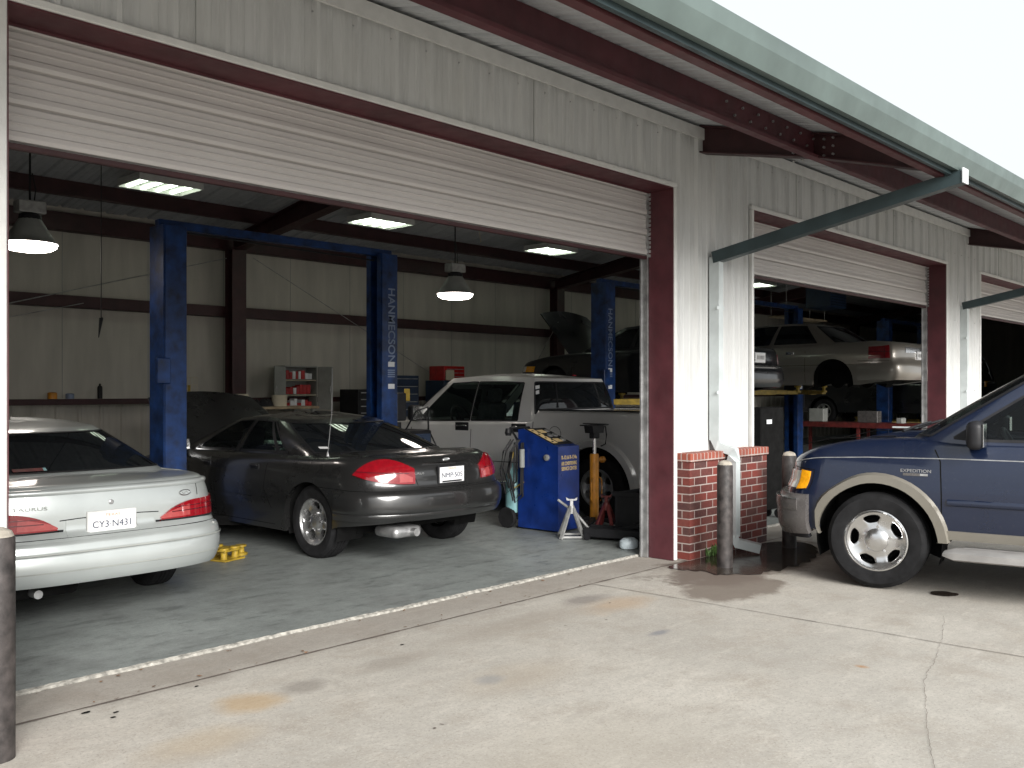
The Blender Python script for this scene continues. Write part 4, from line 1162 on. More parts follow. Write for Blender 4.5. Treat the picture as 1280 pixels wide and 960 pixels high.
# ---- 4 : blue sport utility vehicle
ang = math.atan2(.984, -.179)
hd = Vector((-.179, .984, 0)).normalized(); rt = Vector((.984, .179, 0)).normalized()
cw = Vector((7.25, 2.91, 0)) + rt * .985 - hd * 1.62     # contact of the left front tyre -> body centre
suv = thing('suv', 'dark blue sport utility vehicle with tan cladding and chrome wheels parked outside', 'SUV', (cw.x, cw.y, 0), ang)
P = dict(W=.985, n=3.4, Rr=.30, Rf=.34, xr=[(.3, -2.5), (.7, -2.55), (1.1, -2.5)], xf=[(.25, 2.34), (.45, 2.42), (.72, 2.42), (.80, 2.38), (1.0, 2.35), (1.12, 2.28), (1.2, 2.2)], zsw=.10,
         zs=[(-2.6, 1.14), (1.0, 1.14), (1.3, 1.175), (1.8, 1.155), (2.15, 1.11), (2.35, 1.03), (2.45, .96)], fz=[(.3, .955), (.5, .99), (.72, 1), (.95, .985), (1.16, .93)],
         rock=[(-2.6, .42), (-2, .42), (1.9, .42), (2.1, .42), (2.5, .42)], r=.075, arch=[(-1.45, .37, .47), (1.62, .37, .455)], crown=[(-2.5, 0), (1.2, .02), (1.6, .075), (2.3, .06)], fx=[(1.4, 1), (2.4, .97)])
c = Car(suv, P); c.body('p_blue')
c.cabin(dict(xbr=-2.42, xbf=1.45, hb=.885, Rb=.12, Rbf=.25, xtr=-2.25, xtf=.42, ht=.70, Rt=.12, Rtf=.25, zt=1.83, crown=.05, n=4.0, vert=.8), 'p_blue', 'g_mid', 'g_dark', 'g_mid', rows=(0, .07, .90, 1), side=((.03, .29), (.32, .56), (.61, .985)), rear=(0, .80), bulge=.02)
tri = []
for k in range(12):
    tt = .07 + .83 * k / 11
    xf_ = c.CB(1, 1.985, tt).x
    if xf_ < .93: break
    row = []
    for x_ in [.90 + (xf_ - .90) * q / 6 for q in range(7)]:
        lo, hi = 1.0, 1.99
        for _ in range(26):
            md = (lo + hi) / 2
            if c.CB(1, md, tt).x < x_: lo = md
            else: hi = md
        row.append(c.CB(1, md, tt))
    tri.append(row)
for sg in (1, -1):
    q_ = MB(); q_.grid([[Vector((p.x, sg * (p.y + .006), p.z)) for p in rw] for rw in tri]); q_.build('quarter_panel', 'black', suv, True)
    MB().tube([Vector((rw[0].x, sg * (rw[0].y + .008), rw[0].z)) for rw in tri], .010, 6).build('window_divider', 'black', suv)
c.interior((-.55, .12), 'teal', wheel_x=.72, zb=.90, h=.58)
c.wheels(.372, .26, .235, 'suv', track=.985)
c.archlip('tan', .075, .034)
mirror(c, .93, .90, 1.21, 'black', .075, .12, .105)
# quarter triangle, door seam, cladding, pinstripe, moulding
c.seams([(sg, [(c.ux(1.15), .44), (c.ux(1.15), .75), (c.ux(1.16), 1.0), (c.ux(1.20), 1.09)]) for sg in (1, -1)] + [(sg, [(c.ux(x), .44), (c.ux(x), 1.04)]) for sg in (1, -1) for x in (-.05, -.95)], w=.009)
ps = MB()
for sg in (1, -1): c.ribbon(ps, sg, [(2.45, .945), (2.2, .975), (2.0, 1.0), (c.ux(1.7), 1.015), (c.ux(1.1), 1.025), (c.ux(-2.0), 1.025), (1.0, 1.02)], .007, .002, 10)
ps.build('pinstripe', 'steel', suv)
for sg in (1, -1):
    c.patch('side_moulding', 'p_blue', sg, c.ux(.05), c.ux(1.11), .675, .725, lambda t, v: .004 + .014 * math.sin(PI * v) ** .5, 10, 6, .0)
    c.patch('side_moulding', 'p_blue', sg, c.ux(-.92), c.ux(-.08), .675, .725, lambda t, v: .004 + .014 * math.sin(PI * v) ** .5, 10, 6, .0)
    c.patch('rocker_cladding', 'tan', sg, c.ux(-.93), c.ux(1.145), .425, .49, .016, 20, 4, .02)
    rbd = MB(); ys = sg * .985
    rows_ = []
    for k in range(13):
        a = 2 * PI * k / 12
        rows_.append([(x, ys + sg * (.09 + .145 * max(-.85, min(.85, math.cos(a)))) * (1 if 0 < i_ < 5 else .8), .335 + .045 * math.sin(a) * (1 if 0 < i_ < 5 else .35)) for i_, x in enumerate((-1.0, -.96, -.5, .3, 1.04, 1.12))])
    rbd.grid(rows_); rbd.box(-.9, 1.0, ys - sg * .09, ys - sg * .02, .31, .37)
    rbd.build('running_board', 'tread', suv, True, 50)
    # headlamp, corner marker
    uh = c.lateral(.60, .82, True); ue = 2.06
    hl = c.patch('headlight', 'clear', sg, 2.20, uh, lambda t: .745, lambda t: .885, .012, 14, 6, .01)
    c.patch('corner_light', 'amber', sg, 2.07, 2.185, lambda t: .735 + .012 * (1 - t), lambda t: .885 + .01 * t, .016, 10, 6, .01)
    c.seams([(sg, [(2.04, .74), (2.04, .90), (2.4, .915)])], name='lamp_gap')
c.patch('grille', 'chrome', 1, 3, 2.62, .74, .88, .014, 12, 5, .0, both=False); c.patch('grille', 'chrome', -1, 3, 2.62, .74, .88, .014, 12, 5, .0, both=False)
for sg in (1, -1):
    fb = c.patch('front_bumper', 'gclad', sg, 3, 2.03, .40, .70, lambda t, v: .05 + .035 * math.sin(PI * (v * .8 + .15)) ** .5 - (.015 if v > .93 else 0), 30, 16, .03)
    c.patch('bumper_bar', 'gclad', sg, 3, 2.10, .575, .665, lambda t, v: .087 + .006 * math.sin(PI * v), 26, 8, .0, parent=fb)
    c.patch('bumper_edge', 'chrome', sg, 3, 2.10, .668, .676, .092, 20, 1, .0, parent=fb)
    c.patch('air_dam', 'black', sg, 3, 2.06, .355, .435, .035, 20, 4, .02, parent=fb)
u = c.ux(1.33)
for txt, zz, ww, mm in (('EXPEDITION', .925, .215, 'steel'),):
    p = c.S(1, u, zz, .004); text('fender_badge', txt, .034, frame(p, (-1, 0, 0), (0, 0, 1)), mm, suv, ww)
c.patch('badge_bar', 'gclad', 1, c.ux(1.245), c.ux(1.42), .888, .908, .005, 4, 2, .0)
c.patch('badge_bar', 'steel', 1, c.ux(1.245), c.ux(1.30), .890, .906, .0065, 4, 2, .0)
ws = MB()
for y0, y1 in ((.70, .10), (.02, -.55)): ws.tube([(1.47, y0, 1.215), (1.40, (y0 + y1) / 2 + .1, 1.25), (1.36, y1, 1.27)], .011, 6)
ws.build('windshield_wiper', 'black', suv)
MB().box(1.42, 1.62, .30, .34, 1.222, 1.236, .004, 1).build('cowl_strip', 'down', suv)
for sg in (1, -1):
    hs = MB(); hs.tube([(2.25, sg * .70, 1.085), (2.0, sg * .79, 1.148), (1.5, sg * .83, 1.18)], .004, 5)
    hs.build('hood_gap', 'dark', suv)

# ---- lifted sedans and van
def sedan(root, m, L=4.9, W=.9, zroof=1.38, zdeck=.98, light='lens', alloy='alloy', style='town', platetxt=None):
    h = L / 2
    P = dict(W=W, n=3.4, Rr=.35, Rf=.4, xr=[(.25, -h + .06), (.42, -h), (.62, -h + .01), (.66, -h + .07), (.9, -h + .09), (1.0, -h + .14)], xf=[(.25, h - .05), (.5, h), (.7, h - .06), (.9, h - .2)],
             zs=[(-h, zdeck - .03), (-h + .5, zdeck), (-h + 1.3, zdeck - .03), (h - 1.4, zdeck - .06), (h - .6, zdeck - .12), (h, zdeck - .22)], fz=[(.2, .955), (.5, 1), (.8, .985), (1.0, .93)],
             rock=[(-h, .34), (-h + .8, .24), (h - .8, .24), (h, .27)], r=.06, arch=[(-h + 1.28 if style == 'town' else -h + 1.02, .33, .38), (h - .95, .33, .38)], crown=[(-h, .02), (0, .03), (h - 1, .05), (h, .05)])
    c = Car(root, P); c.body(m)
    c.cabin(dict(xbr=-h + (1.05 if style == 'town' else .75), xbf=h - 1.25, hb=W - .10, Rb=.3, Rbf=.45, xtr=-h + (1.65 if style == 'town' else 1.45), xtf=h - 2.15, ht=W - .33, Rt=.2, Rtf=.25, zt=zroof - .045, crown=.045, n=3.2), m, 'g_dark', 'g_dark', 'g_dark',
            rows=(0, .12, .9, 1), side=((.10, .50), (.55, .96)), rear=(0, .82), trim='black')
    c.interior((-.40, .35), zb=.66, h=.5)
    if style == 'town':
        a_ = c.arch; c.arch = a_[1:]; c.wheels(.325, .21, .20, 'alloy', track=W - .04); c.arch = a_
        for sg in (1, -1): MB().lathe([(.02, .62), (.14, .62), (.145, .70), (.05, .72), (.04, .75)], 24, Matrix.Translation((a_[0][0], 0, .33)) @ Matrix.Rotation(-sg * PI / 2, 4, 'X')).build('brake_drum', 'dark', root, True)
    else: c.wheels(.325, .21, .20, 'alloy', track=W - .04)
    c.patch('rear_bumper', m, 1, 0, 1.10, .33, .62, lambda t, v: .004 + .028 * math.sin(PI * (v * .85 + .1)) ** .5, 16, 10, .02, both=True)
    return c
town = thing('sedan', 'champagne sedan raised high on a lift seen through the second doorway', 'car', (17.30, 8.72, 1.38), PI / 2)
c = sedan(town, 'p_gold', 5.3, .96, 1.44, 1.02)
for sg in (1, -1):
    tl = c.patch('tail_light', 'lens', sg, .80, 1.05, .70, lambda t: .93 - .02 * t, .012, 10, 6, .01)
    c.patch('lens_stripe', 'lensd', sg, .80, 1.05, .81, .822, .0155, 10, 1, .0, parent=tl); c.patch('lens_stripe', 'lensd', sg, .92, .932, .70, .92, .0155, 2, 4, .0, parent=tl)
c.patch('chrome_garnish', 'chrome', 1, 0, .30, .80, .90, .006, 8, 3, .0, both=True)
c.seams([(sg, [(c.ux(-1.98), .61), (c.ux(1.5), .58)]) for sg in (1, -1)] + [(sg, [(c.ux(x), .28), (c.ux(x), .95)]) for sg in (1, -1) for x in (-.85, .25, 1.3)] + [(sg, [(0, .66), (.8, .66), (1.1, .665)]) for sg in (1, -1)])
plate_rear(c, .76, None, 'chrome')
handle(c, 1, -.55, .83, 'chrome', .08); handle(c, 1, .5, .83, 'chrome', .08)
blk = thing('sedan', 'black sedan with open hood raised on a lift behind the pickup truck', 'car', (13.45, 9.42, 1.25), PI / 2)
c = sedan(blk, 'p_black', 4.55, .88, 1.40, .98, style='short')
for sg in (1, -1): c.patch('tail_light', 'lensd', sg, .55, 1.08, .70, .86, .012, 10, 6, .01)
plate_rear(c, .79, None, 'chrome')
hood_open(c, 1.02, 1.1, .74, .95, .85, 'p_black')
hl = c.patch('headlight', 'clear', 1, 2.10, 2.45, .60, .70, .01, 8, 4, .01); c.patch('corner_light', 'amber', 1, 1.98, 2.09, .60, .70, .012, 6, 4, .01)
c.patch('chrome_lip', 'chrome', 1, 0, .5, .62, .64, .035, 8, 2, .0, both=True)
van = thing('minivan', 'dark rounded minivan raised beyond the third doorway, at the right', 'van', (25.0, 9.55, .62), PI / 2)
P = dict(W=.98, n=3.6, Rr=.34, Rf=.5, xr=[(.3, -2.42), (.5, -2.46), (.7, -2.40), (1.1, -2.36)], xf=[(.3, 2.4), (.6, 2.45), (.9, 2.2), (1.05, 2.0)], zs=[(-2.5, 1.10), (1.0, 1.08), (2.3, .92)], fz=[(.3, .96), (.6, 1), (1.1, .95)],
         rock=[(-2.5, .32), (2.5, .30)], r=.05, arch=[(-1.45, .34, .40), (1.5, .34, .40)], crown=[(-2.4, .0), (2.3, .05)])
c = Car(van, P); c.body('p_black')
c.cabin(dict(xbr=-2.34, xbf=1.75, hb=.90, Rb=.3, Rbf=.5, xtr=-2.10, xtf=.6, ht=.70, Rt=.3, Rtf=.3, zt=1.76, crown=.05, n=3.0), 'p_black', 'g_dark', 'g_dark', 'g_dark', rows=(0, .1, .85, 1), side=((.03, .3), (.34, .6), (.65, .93)), rear=(0, .8), bulge=.04)
c.wheels(.33, .21, .2, 'alloy', track=.94)
for sg in (1, -1): c.patch('tail_light', 'lens', sg, .75, 1.02, .62, .95, .01, 6, 6, .01)
MB().box(-2.425, -2.405, .45, .60, .98, 1.12, .02, 2).build('lamp', 'amber', van)
plate_rear(c, .76, None, 'chrome')
c.patch('rear_bumper', 'chrome', 1, 0, 1.06, .36, .50, .03, 14, 5, .02, both=True)

# ------------------------------------------------------------------ lifts
def lift(x0, x1, y, H, label, arms_z, letters, group='blue two-post lifts'):
    t = thing('two_post_lift', label, 'car lift', ((x0 + x1) / 2, y, 0), 0, group); hx = (x1 - x0) / 2
    for s in (-1, 1):
        m = MB(); px = s * hx
        # C-section post open towards the car
        m.box(px + s * .10 - .006, px + s * .10 + .006, -.15, .15, .02, H, .004, 1)
        m.box(min(px - s * .14, px + s * .094), max(px - s * .14, px + s * .094), -.156, -.144, .02, H, .004, 1); m.box(min(px - s * .14, px + s * .094), max(px - s * .14, px + s * .094), .144, .156, .02, H, .004, 1)
        for yy in (-.1, .1): m.box(px - s * .14 - .006, px - s * .14 + .006, yy - .04, yy + .04, .02, H)
        post = m.build('post', 'blue', t)
        MB().box(px - .22, px + .22, -.23, .23, .012, .035, .004, 1).build('base_plate', 'blue', post)
        m = MB(); m.box(px - s * .10 - .07, px - s * .10 + .07, -.12, .12, arms_z, arms_z + .62, .01, 1); m.build('carriage', 'black', post)
        for q in (-1, 1):
            a = MB(); e = Vector((px - s * .85, q * 1.05, arms_z + .06)); b0 = Vector((px - s * .12, q * .10, arms_z + .06))
            a.tube([b0, b0.lerp(e, .65)], .055, rz=.045); a.tube([b0.lerp(e, .55), e], .042, rz=.035)
            a.lathe([(.06, 0), (.06, .03), (.03, .035), (.03, .09), (.065, .10), (.065, .13)], 16, Matrix.Translation(e))
            a.build('swing_arm', ('yellow' if arms_z > .5 else 'dark'), t)
        if s > 0 and letters or (s < 0 and letters == 2):
            pl_ = frame((px + (.0 if s > 0 else 0), -.1575, H - .88), (0, 0, -1), (1, 0, 0))
            text('lift_lettering', 'HANMECSON', .15, pl_, 'letter', t, .92, bold=.002)
            g = MB()
            for k in range(4): g.box(px - .055, px + .055, -.1585, -.157, H - 1.43 - k * .026, H - 1.415 - k * .026)
            g.build('lettering_mark', 'letter', t)
            for zz in (1.55, 1.82): MB().box(px - .05, px + .05, -.1595, -.157, zz, zz + .06).build('warning_label', 'white', t)
    m = MB(); m.box(-hx - .10, hx + .10, -.05, .05, H - .02, H + .065, .006, 1); m.build('overhead_beam', 'blue', t)
    m = MB(); m.tube([(-hx + .2, -.07, H - .05), (hx - .2, -.07, H - .09)], .010, 6); m.build('cable_sleeve', 'black', t)
    m = MB(); m.box(-hx - .20, -hx - .05, -.20, -.158, 1.60, 1.86, .01, 1); m.build('control_box', 'blue', t)
    m = MB(); m.box(hx + .12, hx + .28, -.12, .10, 1.15, 1.5, .02, 2); m.lathe([(.07, 0), (.07, .25)], 16, Matrix.Translation((hx + .2, 0, .88))); m.build('power_unit', 'black', t)
    return t
lift(4.60, 7.42, 9.10, 3.20, 'blue two-post lift straddling the charcoal sedan, its posts left and right of it', .16, 1)
lift(12.05, 14.85, 9.25, 3.25, 'blue two-post lift holding up the black sedan behind the pickup truck', 1.28, 2)
lift(15.9, 18.72, 9.25, 3.25, 'blue two-post lift holding up the champagne sedan in the second doorway', 1.42, 1)
lift(23.6, 26.4, 9.25, 3.25, 'blue two-post lift under the dark minivan at the right', .62, 1)

# ------------------------------------------------------------------ lamps
def highbay(x, y, z, label, top):
    t = thing('high_bay_lamp', label, 'lamp', (x, y, z), 0, 'hanging bell lamps')
    MB().lathe([(.255, 0), (.258, .012), (.235, .02), (.20, .08), (.15, .16), (.11, .23), (.085, .27), (.08, .27), (.145, .155), (.19, .075), (.235, .008)], 32, cap=False).build('reflector', 'grey', t, True, 60)
    MB().lathe([(.245, .008), (.24, -.03), (.19, -.06), (.10, -.075), (.001, -.078)], 32, cap=False).build('lens', 'lamp', t, True, 60)
    MB().box(-.13, .13, -.08, .08, .30, .42, .012, 2).build('ballast_box', 'silverp', t)
    MB().lathe([(.105, .235), (.10, .28), (.06, .31)], 16).build('neck', 'black', t)
    m = MB(); m.tube([(0, 0, .42), (0, 0, top - z)], .010, 6); m.tube([(.04, 0, .42), (.06, .02, .55), (.02, 0, .7)], .006, 6); m.build('hanger', 'black', t)
highbay(3.52, 9.75, 2.97, 'lit bell-shaped lamp hanging at the far left above the silver sedan', 4.5)
highbay(8.98, 9.45, 2.86, 'lit bell-shaped lamp hanging right of the lettered blue lift post', 4.5)
tro = None
for i, (x, lab) in enumerate(((5.63, 'lit fluorescent ceiling fixture nearest the left, above the charcoal sedan'), (9.15, 'lit fluorescent ceiling fixture above the lettered lift post'), (13.15, 'lit fluorescent ceiling fixture above the pickup truck cab'),
                              (16.9, 'lit fluorescent ceiling fixture seen beside the dark red door jamb'), (20.9, 'lit fluorescent ceiling fixture glimpsed at the top left of the second doorway'))):
    y, z = 11.28, 4.10
    if tro is None:
        t = thing('ceiling_light', lab, 'ceiling light', (x, y, z), 0, 'fluorescent ceiling lights'); tro = t
        fr = MB(); fr.box(-.42, .42, -.30, .30, .03, .07, .006, 1); fr.box(-.42, -.405, -.30, .30, -.02, .03); fr.box(.405, .42, -.30, .30, -.03, .03); fr.box(-.405, .405, -.30, -.288, -.03, .03); fr.box(-.405, .405, .288, .30, -.03, .03); fr.build('housing', 'trim', t)
        for k in range(4):
            m = MB(); xx = -.29 + k * .193; m.tube([(xx, -.28, .0), (xx, .28, .0)], .022, 10); m.build('fluorescent_tube', 'tube', t, True)
        m = MB()
        for k in range(4):
            xx = -.29 + k * .193; m.box(xx - .085, xx + .085, -.285, .285, .025, .029)
        m.build('reflector_panel', mat('troffer_panel', (.16, .18, .15), .5), t)
        m = MB(); m.tube([(-.4, 0, .07), (-.4, 0, .30)], .006, 6); m.tube([(.4, 0, .07), (.4, 0, .30)], .006, 6); m.build('hanger', 'steel', t)
    else:
        t = copy_tree(tro); t.location = (x, y, z); t['label'] = lab
# unit heater hanging in the second bay
t = thing('unit_heater', 'dark box heater hanging from the roof above the champagne sedan', 'heater', (20.6, 9.4, 3.38))
MB().box(-.42, .42, -.3, .3, 0, .56, .02, 2).build('cabinet', 'navy', t)
m = MB()
for k in range(8): m.box(-.38, .38, -.315, -.301, .05 + k * .06, .065 + k * .06)
m.build('louvre', 'black', t)
m = MB(); m.lathe([(.07, 0), (.07, .5)], 12, Matrix.Translation((.2, .1, .56))); m.tube([(-.4, 0, .56), (-.4, 0, 1.0)], .008, 6); m.tube([(.4, 0, .56), (.4, 0, 1.0)], .008, 6); m.build('flue', 'steel', t)
t = thing('overhead_shelf', 'narrow dark shelf hung below the heater in the second bay', 'shelf', (19.9, 9.8, 3.12))
m = MB(); m.box(-.9, 1.2, -.2, .2, 0, .03); m.build('board', 'wood', t)
m = MB()
for x in (-.8, 1.1):
    m.tube([(x, -.18, .03), (x, -.18, 1.2)], .006, 6); m.tube([(x, .18, .03), (x, .18, 1.2)], .006, 6)
m.build('hanger', 'steel', t)

o = MB().tube([(3.98, 9.2, 4.5), (3.98, 9.2, 2.25), (3.985, 9.2, 2.22)], .0045, 6).build('pull_cord', 'black'); tag(o, 'thin black pull cord hanging from the roof right of the far left lamp', 'cord')
m = MB(); m.tube([(3.955, 9.2, 2.05), (3.98, 9.2, 2.24), (3.99, 9.2, 2.24)], [.004, .02, .012], 6); o2 = m.build('cord_handle', 'black'); o2.parent = o
for xx, yy, lb in ((10.1, 8.4, 'dark steel door opener bracket under the purlin, right of the bell lamp'),):
    o = MB().tube([(xx, yy, 4.3), (xx, yy, 3.62), (xx + .55, yy, 3.62), (xx + .9, yy + .3, 3.9)], .018, 6).build('bracket', 'black'); tag(o, lb, 'bracket')
o = MB().tube([(8.6, 8.6, 4.6), (8.6, 8.6, 3.6), (8.63, 8.6, 3.45)], .005, 5).build('loose_wire', 'cream'); tag(o, 'short pale wire hanging from the roof just above the right bell lamp', 'wire')
# ------------------------------------------------------------------ rear wall furniture
def bench(x0, x1, y0, y1, h, label, m='wood'):
    t = thing('workbench', label, 'workbench', ((x0 + x1) / 2, (y0 + y1) / 2, 0)); w2, d2 = (x1 - x0) / 2, (y1 - y0) / 2
    MB().box(-w2, w2, -d2, d2, h - .04, h, .006, 1).build('top', m, t)
    for sx in (-1, 1):
        for sy in (-1, 1): MB().box(sx * w2 - sx * .07 - .03, sx * w2 - sx * .07 + .03, sy * d2 - sy * .07 - .03, sy * d2 - sy * .07 + .03, .012, h - .042).build('leg', 'grey', t)
    MB().box(-w2 + .05, w2 - .05, -d2 + .05, d2 - .05, .2, .23).build('shelf', m, t)
    return t
bench(7.35, 8.75, 12.3, 12.95, 1.28, 'plain workbench against the rear wall, left of the grey cabinet')
bench(8.78, 12.3, 12.45, 13.05, .92, 'long workbench along the rear wall under the grey cabinet and tool chests')
def cab(x0, x1, z0, z1, label):
    t = thing('parts_cabinet', label, 'cabinet', ((x0 + x1) / 2, 13.02, z0)); w2 = (x1 - x0) / 2; H = z1 - z0
    m = MB(); m.box(-w2, w2, .15, .17, 0, H); m.box(-w2, -w2 + .015, -.14, .149, 0, H); m.box(w2 - .015, w2, -.14, .149, 0, H); m.box(-w2 + .016, w2 - .016, -.14, .149, H - .02, H); m.box(-w2 + .016, w2 - .016, -.14, .149, 0, .02); m.build('carcass', 'grey', t)
    for k in (1, 2): MB().box(-w2 + .017, w2 - .017, -.13, .148, H * k / 3, H * k / 3 + .015).build('shelf', 'cream', t)
    for sx, a in ((-1, .35), (1, 1.15)):
        mt = Matrix.Translation((sx * w2, -.15, 0)) @ Matrix.Rotation((PI - a) if sx < 0 else a - .0, 4, 'Z') if False else Matrix.Translation((sx * (w2 + .005), -.15, 0)) @ Matrix.Rotation(-a * sx if sx > 0 else a, 4, 'Z')
        d = MB(); d.box(0 if sx > 0 else -w2 * .9, w2 * .9 if sx > 0 else 0, -.012, 0, .01, H - .01, .003, 1, mt); dd = d.build('cabinet_door', 'grey', t)
        MB().box(sx * w2 * .78 - .01, sx * w2 * .78 + .01, -.03, -.013, H * .4, H * .55, .003, 1, mt).build('handle', 'steel', dd)
    return t
cab(8.50, 9.12, 1.20, 1.92, 'grey wall cabinet with open doors and shelves of red boxes')
k = 0
for sh in range(3):
    x = 8.55
    while x < 9.02:
        w_ = random.choice((.055, .07, .045)); h_ = random.uniform(.09, .17)
        col = 'red' if random.random() < .78 else 'white'
        o = MB().box(x, x + w_, 12.92, 13.06, 0, h_, .003, 1).build('parts_box', col); o.location = (0, 0, 1.222 + sh * .243)
        tag(o, '%s box on the %s shelf of the grey wall cabinet' % ('small red' if col == 'red' else 'small white', ('bottom', 'middle', 'top')[sh]), 'box', '%s boxes on the %s cabinet shelf' % (col, ('bottom', 'middle', 'top')[sh])); x += w_ + .006
def tool_chest(x0, x1, y0, y1, z0, h, m, label, drawers=5, side=-1):
    t = thing('tool_chest', label, 'tool chest', ((x0 + x1) / 2, (y0 + y1) / 2, z0)); w2, d2 = (x1 - x0) / 2, (y1 - y0) / 2
    MB().box(-w2, w2, -d2, d2, 0, h, .01, 2).build('case', m, t)
    for k in range(drawers):
        z = .03 + k * (h - .06) / drawers
        d = MB().box(-w2 + .02, w2 - .02, -d2 - .014, -d2 - .001, z, z + (h - .06) / drawers - .012, .003, 1).build('drawer', m, t)
        MB().box(-w2 + .05, w2 - .05, -d2 - .026, -d2 - .015, z + (h - .06) / drawers - .035, z + (h - .06) / drawers - .022, .002, 1).build('handle', 'steel', d)
    return t
tool_chest(9.62, 10.32, 12.45, 12.95, .922, .62, 'black', 'low black tool chest on the bench right of the grey cabinet', 5)
tool_chest(10.38, 11.0, 12.5, 12.95, .922, .86, 'navy', 'tall navy tool chest behind the lettered lift post', 6)
tool_chest(11.55, 12.25, 12.45, 12.95, .922, .78, 'navy', 'wide navy tool chest under the red toolbox', 6)
tool_chest(11.60, 12.12, 12.5, 12.9, 1.704, .26, 'red', 'red toolbox on top of the wide navy chest', 3)
o = MB().box(-.10, .10, -.01, .01, 0, .18, .003, 1).build('notice_card', 'cream', loc=(11.72, 12.47, 1.71)); tag(o, 'small cream card leaning on the red toolbox', 'card')
tool_chest(12.05, 12.75, 11.7, 12.2, .012, 1.28, 'navy', 'blue roll cabinet on the floor beside the pickup mirror', 6)
t = thing('welder_cart', 'dark cart with hoses beside the right post of the first lift', 'cart', (8.15, 9.5, .012))
MB().box(-.22, .22, -.25, .25, .12, 1.0, .03, 2).build('body', 'black', t)
MB().box(-.18, .18, -.27, -.251, .72, .95, .01, 1).build('panel', 'navy', t)
for sx in (-1, 1): MB().lathe([(.10, -.03), (.10, .03)], 20, Matrix.Translation((sx * .24, .1, .10)) @ Matrix.Rotation(PI / 2, 4, 'Y')).build('wheel', 'rubber', t)
m = MB(); m.tube([(-.2, -.2, 1.0), (-.1, -.3, 1.25), (.1, -.3, 1.3), (.2, -.2, 1.0)], .012, 6); m.tube([(.2, -.2, 1.0), (.3, -.3, .7), (.2, -.3, .3)], .012, 6); m.build('hose', 'black', t)
o = MB().box(-.045, .045, -.004, .004, 0, .15, .002, 1).build('hang_tag', 'yellow', loc=(7.72, 9.0, 1.40)); tag(o, 'small yellow tag hung beside the right lift post', 'tag')
o = MB().lathe([(.11, 0), (.12, .17), (.125, .175)], 20).build('plastic_jug', 'cream', None, True, 40, loc=(8.15, 12.5, 1.282)); tag(o, 'cream plastic tub on the plain workbench', 'tub')
o = MB().box(-.12, .12, -.1, .1, 0, .19, .01, 1).build('carton', 'cream', loc=(7.5, 12.6, 1.282)); tag(o, 'pale carton at the left end of the plain workbench', 'carton')
m = MB()
for k in range(14):
    a = random.uniform(0, 6.28); m.lathe([(random.uniform(.05, .1), 0), (.06, random.uniform(.05, .11)), (.001, .12)], 8, Matrix.Translation((.13 * math.cos(a), .07 * math.sin(a), 0)), cap=False)
o = m.build('rag_heap', 'black', None, True, 60, loc=(7.85, 12.55, 1.282)); tag(o, 'heap of dark rags on the plain workbench', 'rags')
for x, nm, mm, r_, h_, lab, cat in ((5.04, 'tape_roll', 'orange', .06, .09, 'orange roll standing on the maroon wall ledge', 'tape roll'), (5.27, 'tin_can', 'letter', .055, .075, 'blue-grey tin on the maroon wall ledge', 'tin'), (5.68, 'spray_can', 'black', .033, .18, 'black spray can on the maroon wall ledge', 'can')):
    mb = MB(); mb.lathe([(r_, 0), (r_, h_ * .88), (r_ * .7, h_), (.001, h_)], 18, cap=False)
    if nm == 'spray_can': mb.lathe([(.014, h_), (.014, h_ + .03)], 10)
    o = mb.build(nm, mm, None, True, 40, loc=(x, YR - .13, 1.413)); tag(o, lab, cat)
o = MB().tube([(6.45, 13.18, .012), (6.45, 13.14, 1.22)], .016, 8).build('pole', 'black'); tag(o, 'black pole leaning on the rear wall left of the first lift post', 'pole')
t = thing('wire_basket', 'small wire basket hung on the rear wall right of the first lift post', 'basket', (6.95, 13.15, 1.5))
m = MB()
for k in range(6): m.tube([(-.13 + k * .052, -.1, 0), (-.13 + k * .052, -.1, .22)], .004, 5)
for z in (0, .11, .22): m.tube([(-.13, .05, z), (-.13, -.1, z), (.13, -.1, z), (.13, .05, z)], .005, 5)
m.build('wire', 'cream', t)
MB().box(-.08, .05, -.07, .0, .01, .11, .01, 1).build('carton', 'yellow', t)

# ------------------------------------------------------------------ floor equipment at the first doorway
t = thing('service_machine', 'blue wheeled air conditioning service cabinet with gold lettering and hoses', 'machine', (7.82, 6.73, .012), R(2))
poly = [(-.27, .02), (.29, .02), (.29, 1.09), (.22, 1.10), (-.22, .93), (-.27, .92)]   # (y,z)
MB().prism(poly, -.19, .18, 'x').build('cabinet', 'bluecab', t)
pn = MB(); a0 = math.atan2(.17, .44)
mt = Matrix.Translation((0, -.0, 1.018)) @ Matrix.Rotation(a0, 4, 'X')
pn.box(-.175, .165, -.22, .22, -.004, .006, .003, 1, mt); panel = pn.build('control_panel', 'black', t)
g = MB()
for i, (x, y, w_, h_) in enumerate(((-.12, .0, .085, .38), (.0, -.12, .10, .08), (.0, .12, .10, .08))): g.box(x - w_ / 2, x + w_ / 2, y - h_ / 2, y + h_ / 2, .0065, .009, mtx=mt)
g.build('panel_print', 'gold', panel)
for k in range(7):
    g = MB(); g.box(-.15 + (k % 2) * .05, -.125 + (k % 2) * .05, -.17 + k * .05, -.15 + k * .05, .0095, .014, mtx=mt)
    g.build('button', 'black', panel)
g = MB()
for (x, y) in ((.09, .12), (.09, .0), (.09, -.12), (.0, .0)): g.lathe([(.035, .007), (.035, .02), (.001, .02)], 18, mt @ Matrix.Translation((x, y, 0)), cap=False)
g.build('gauge', 'steel', panel)
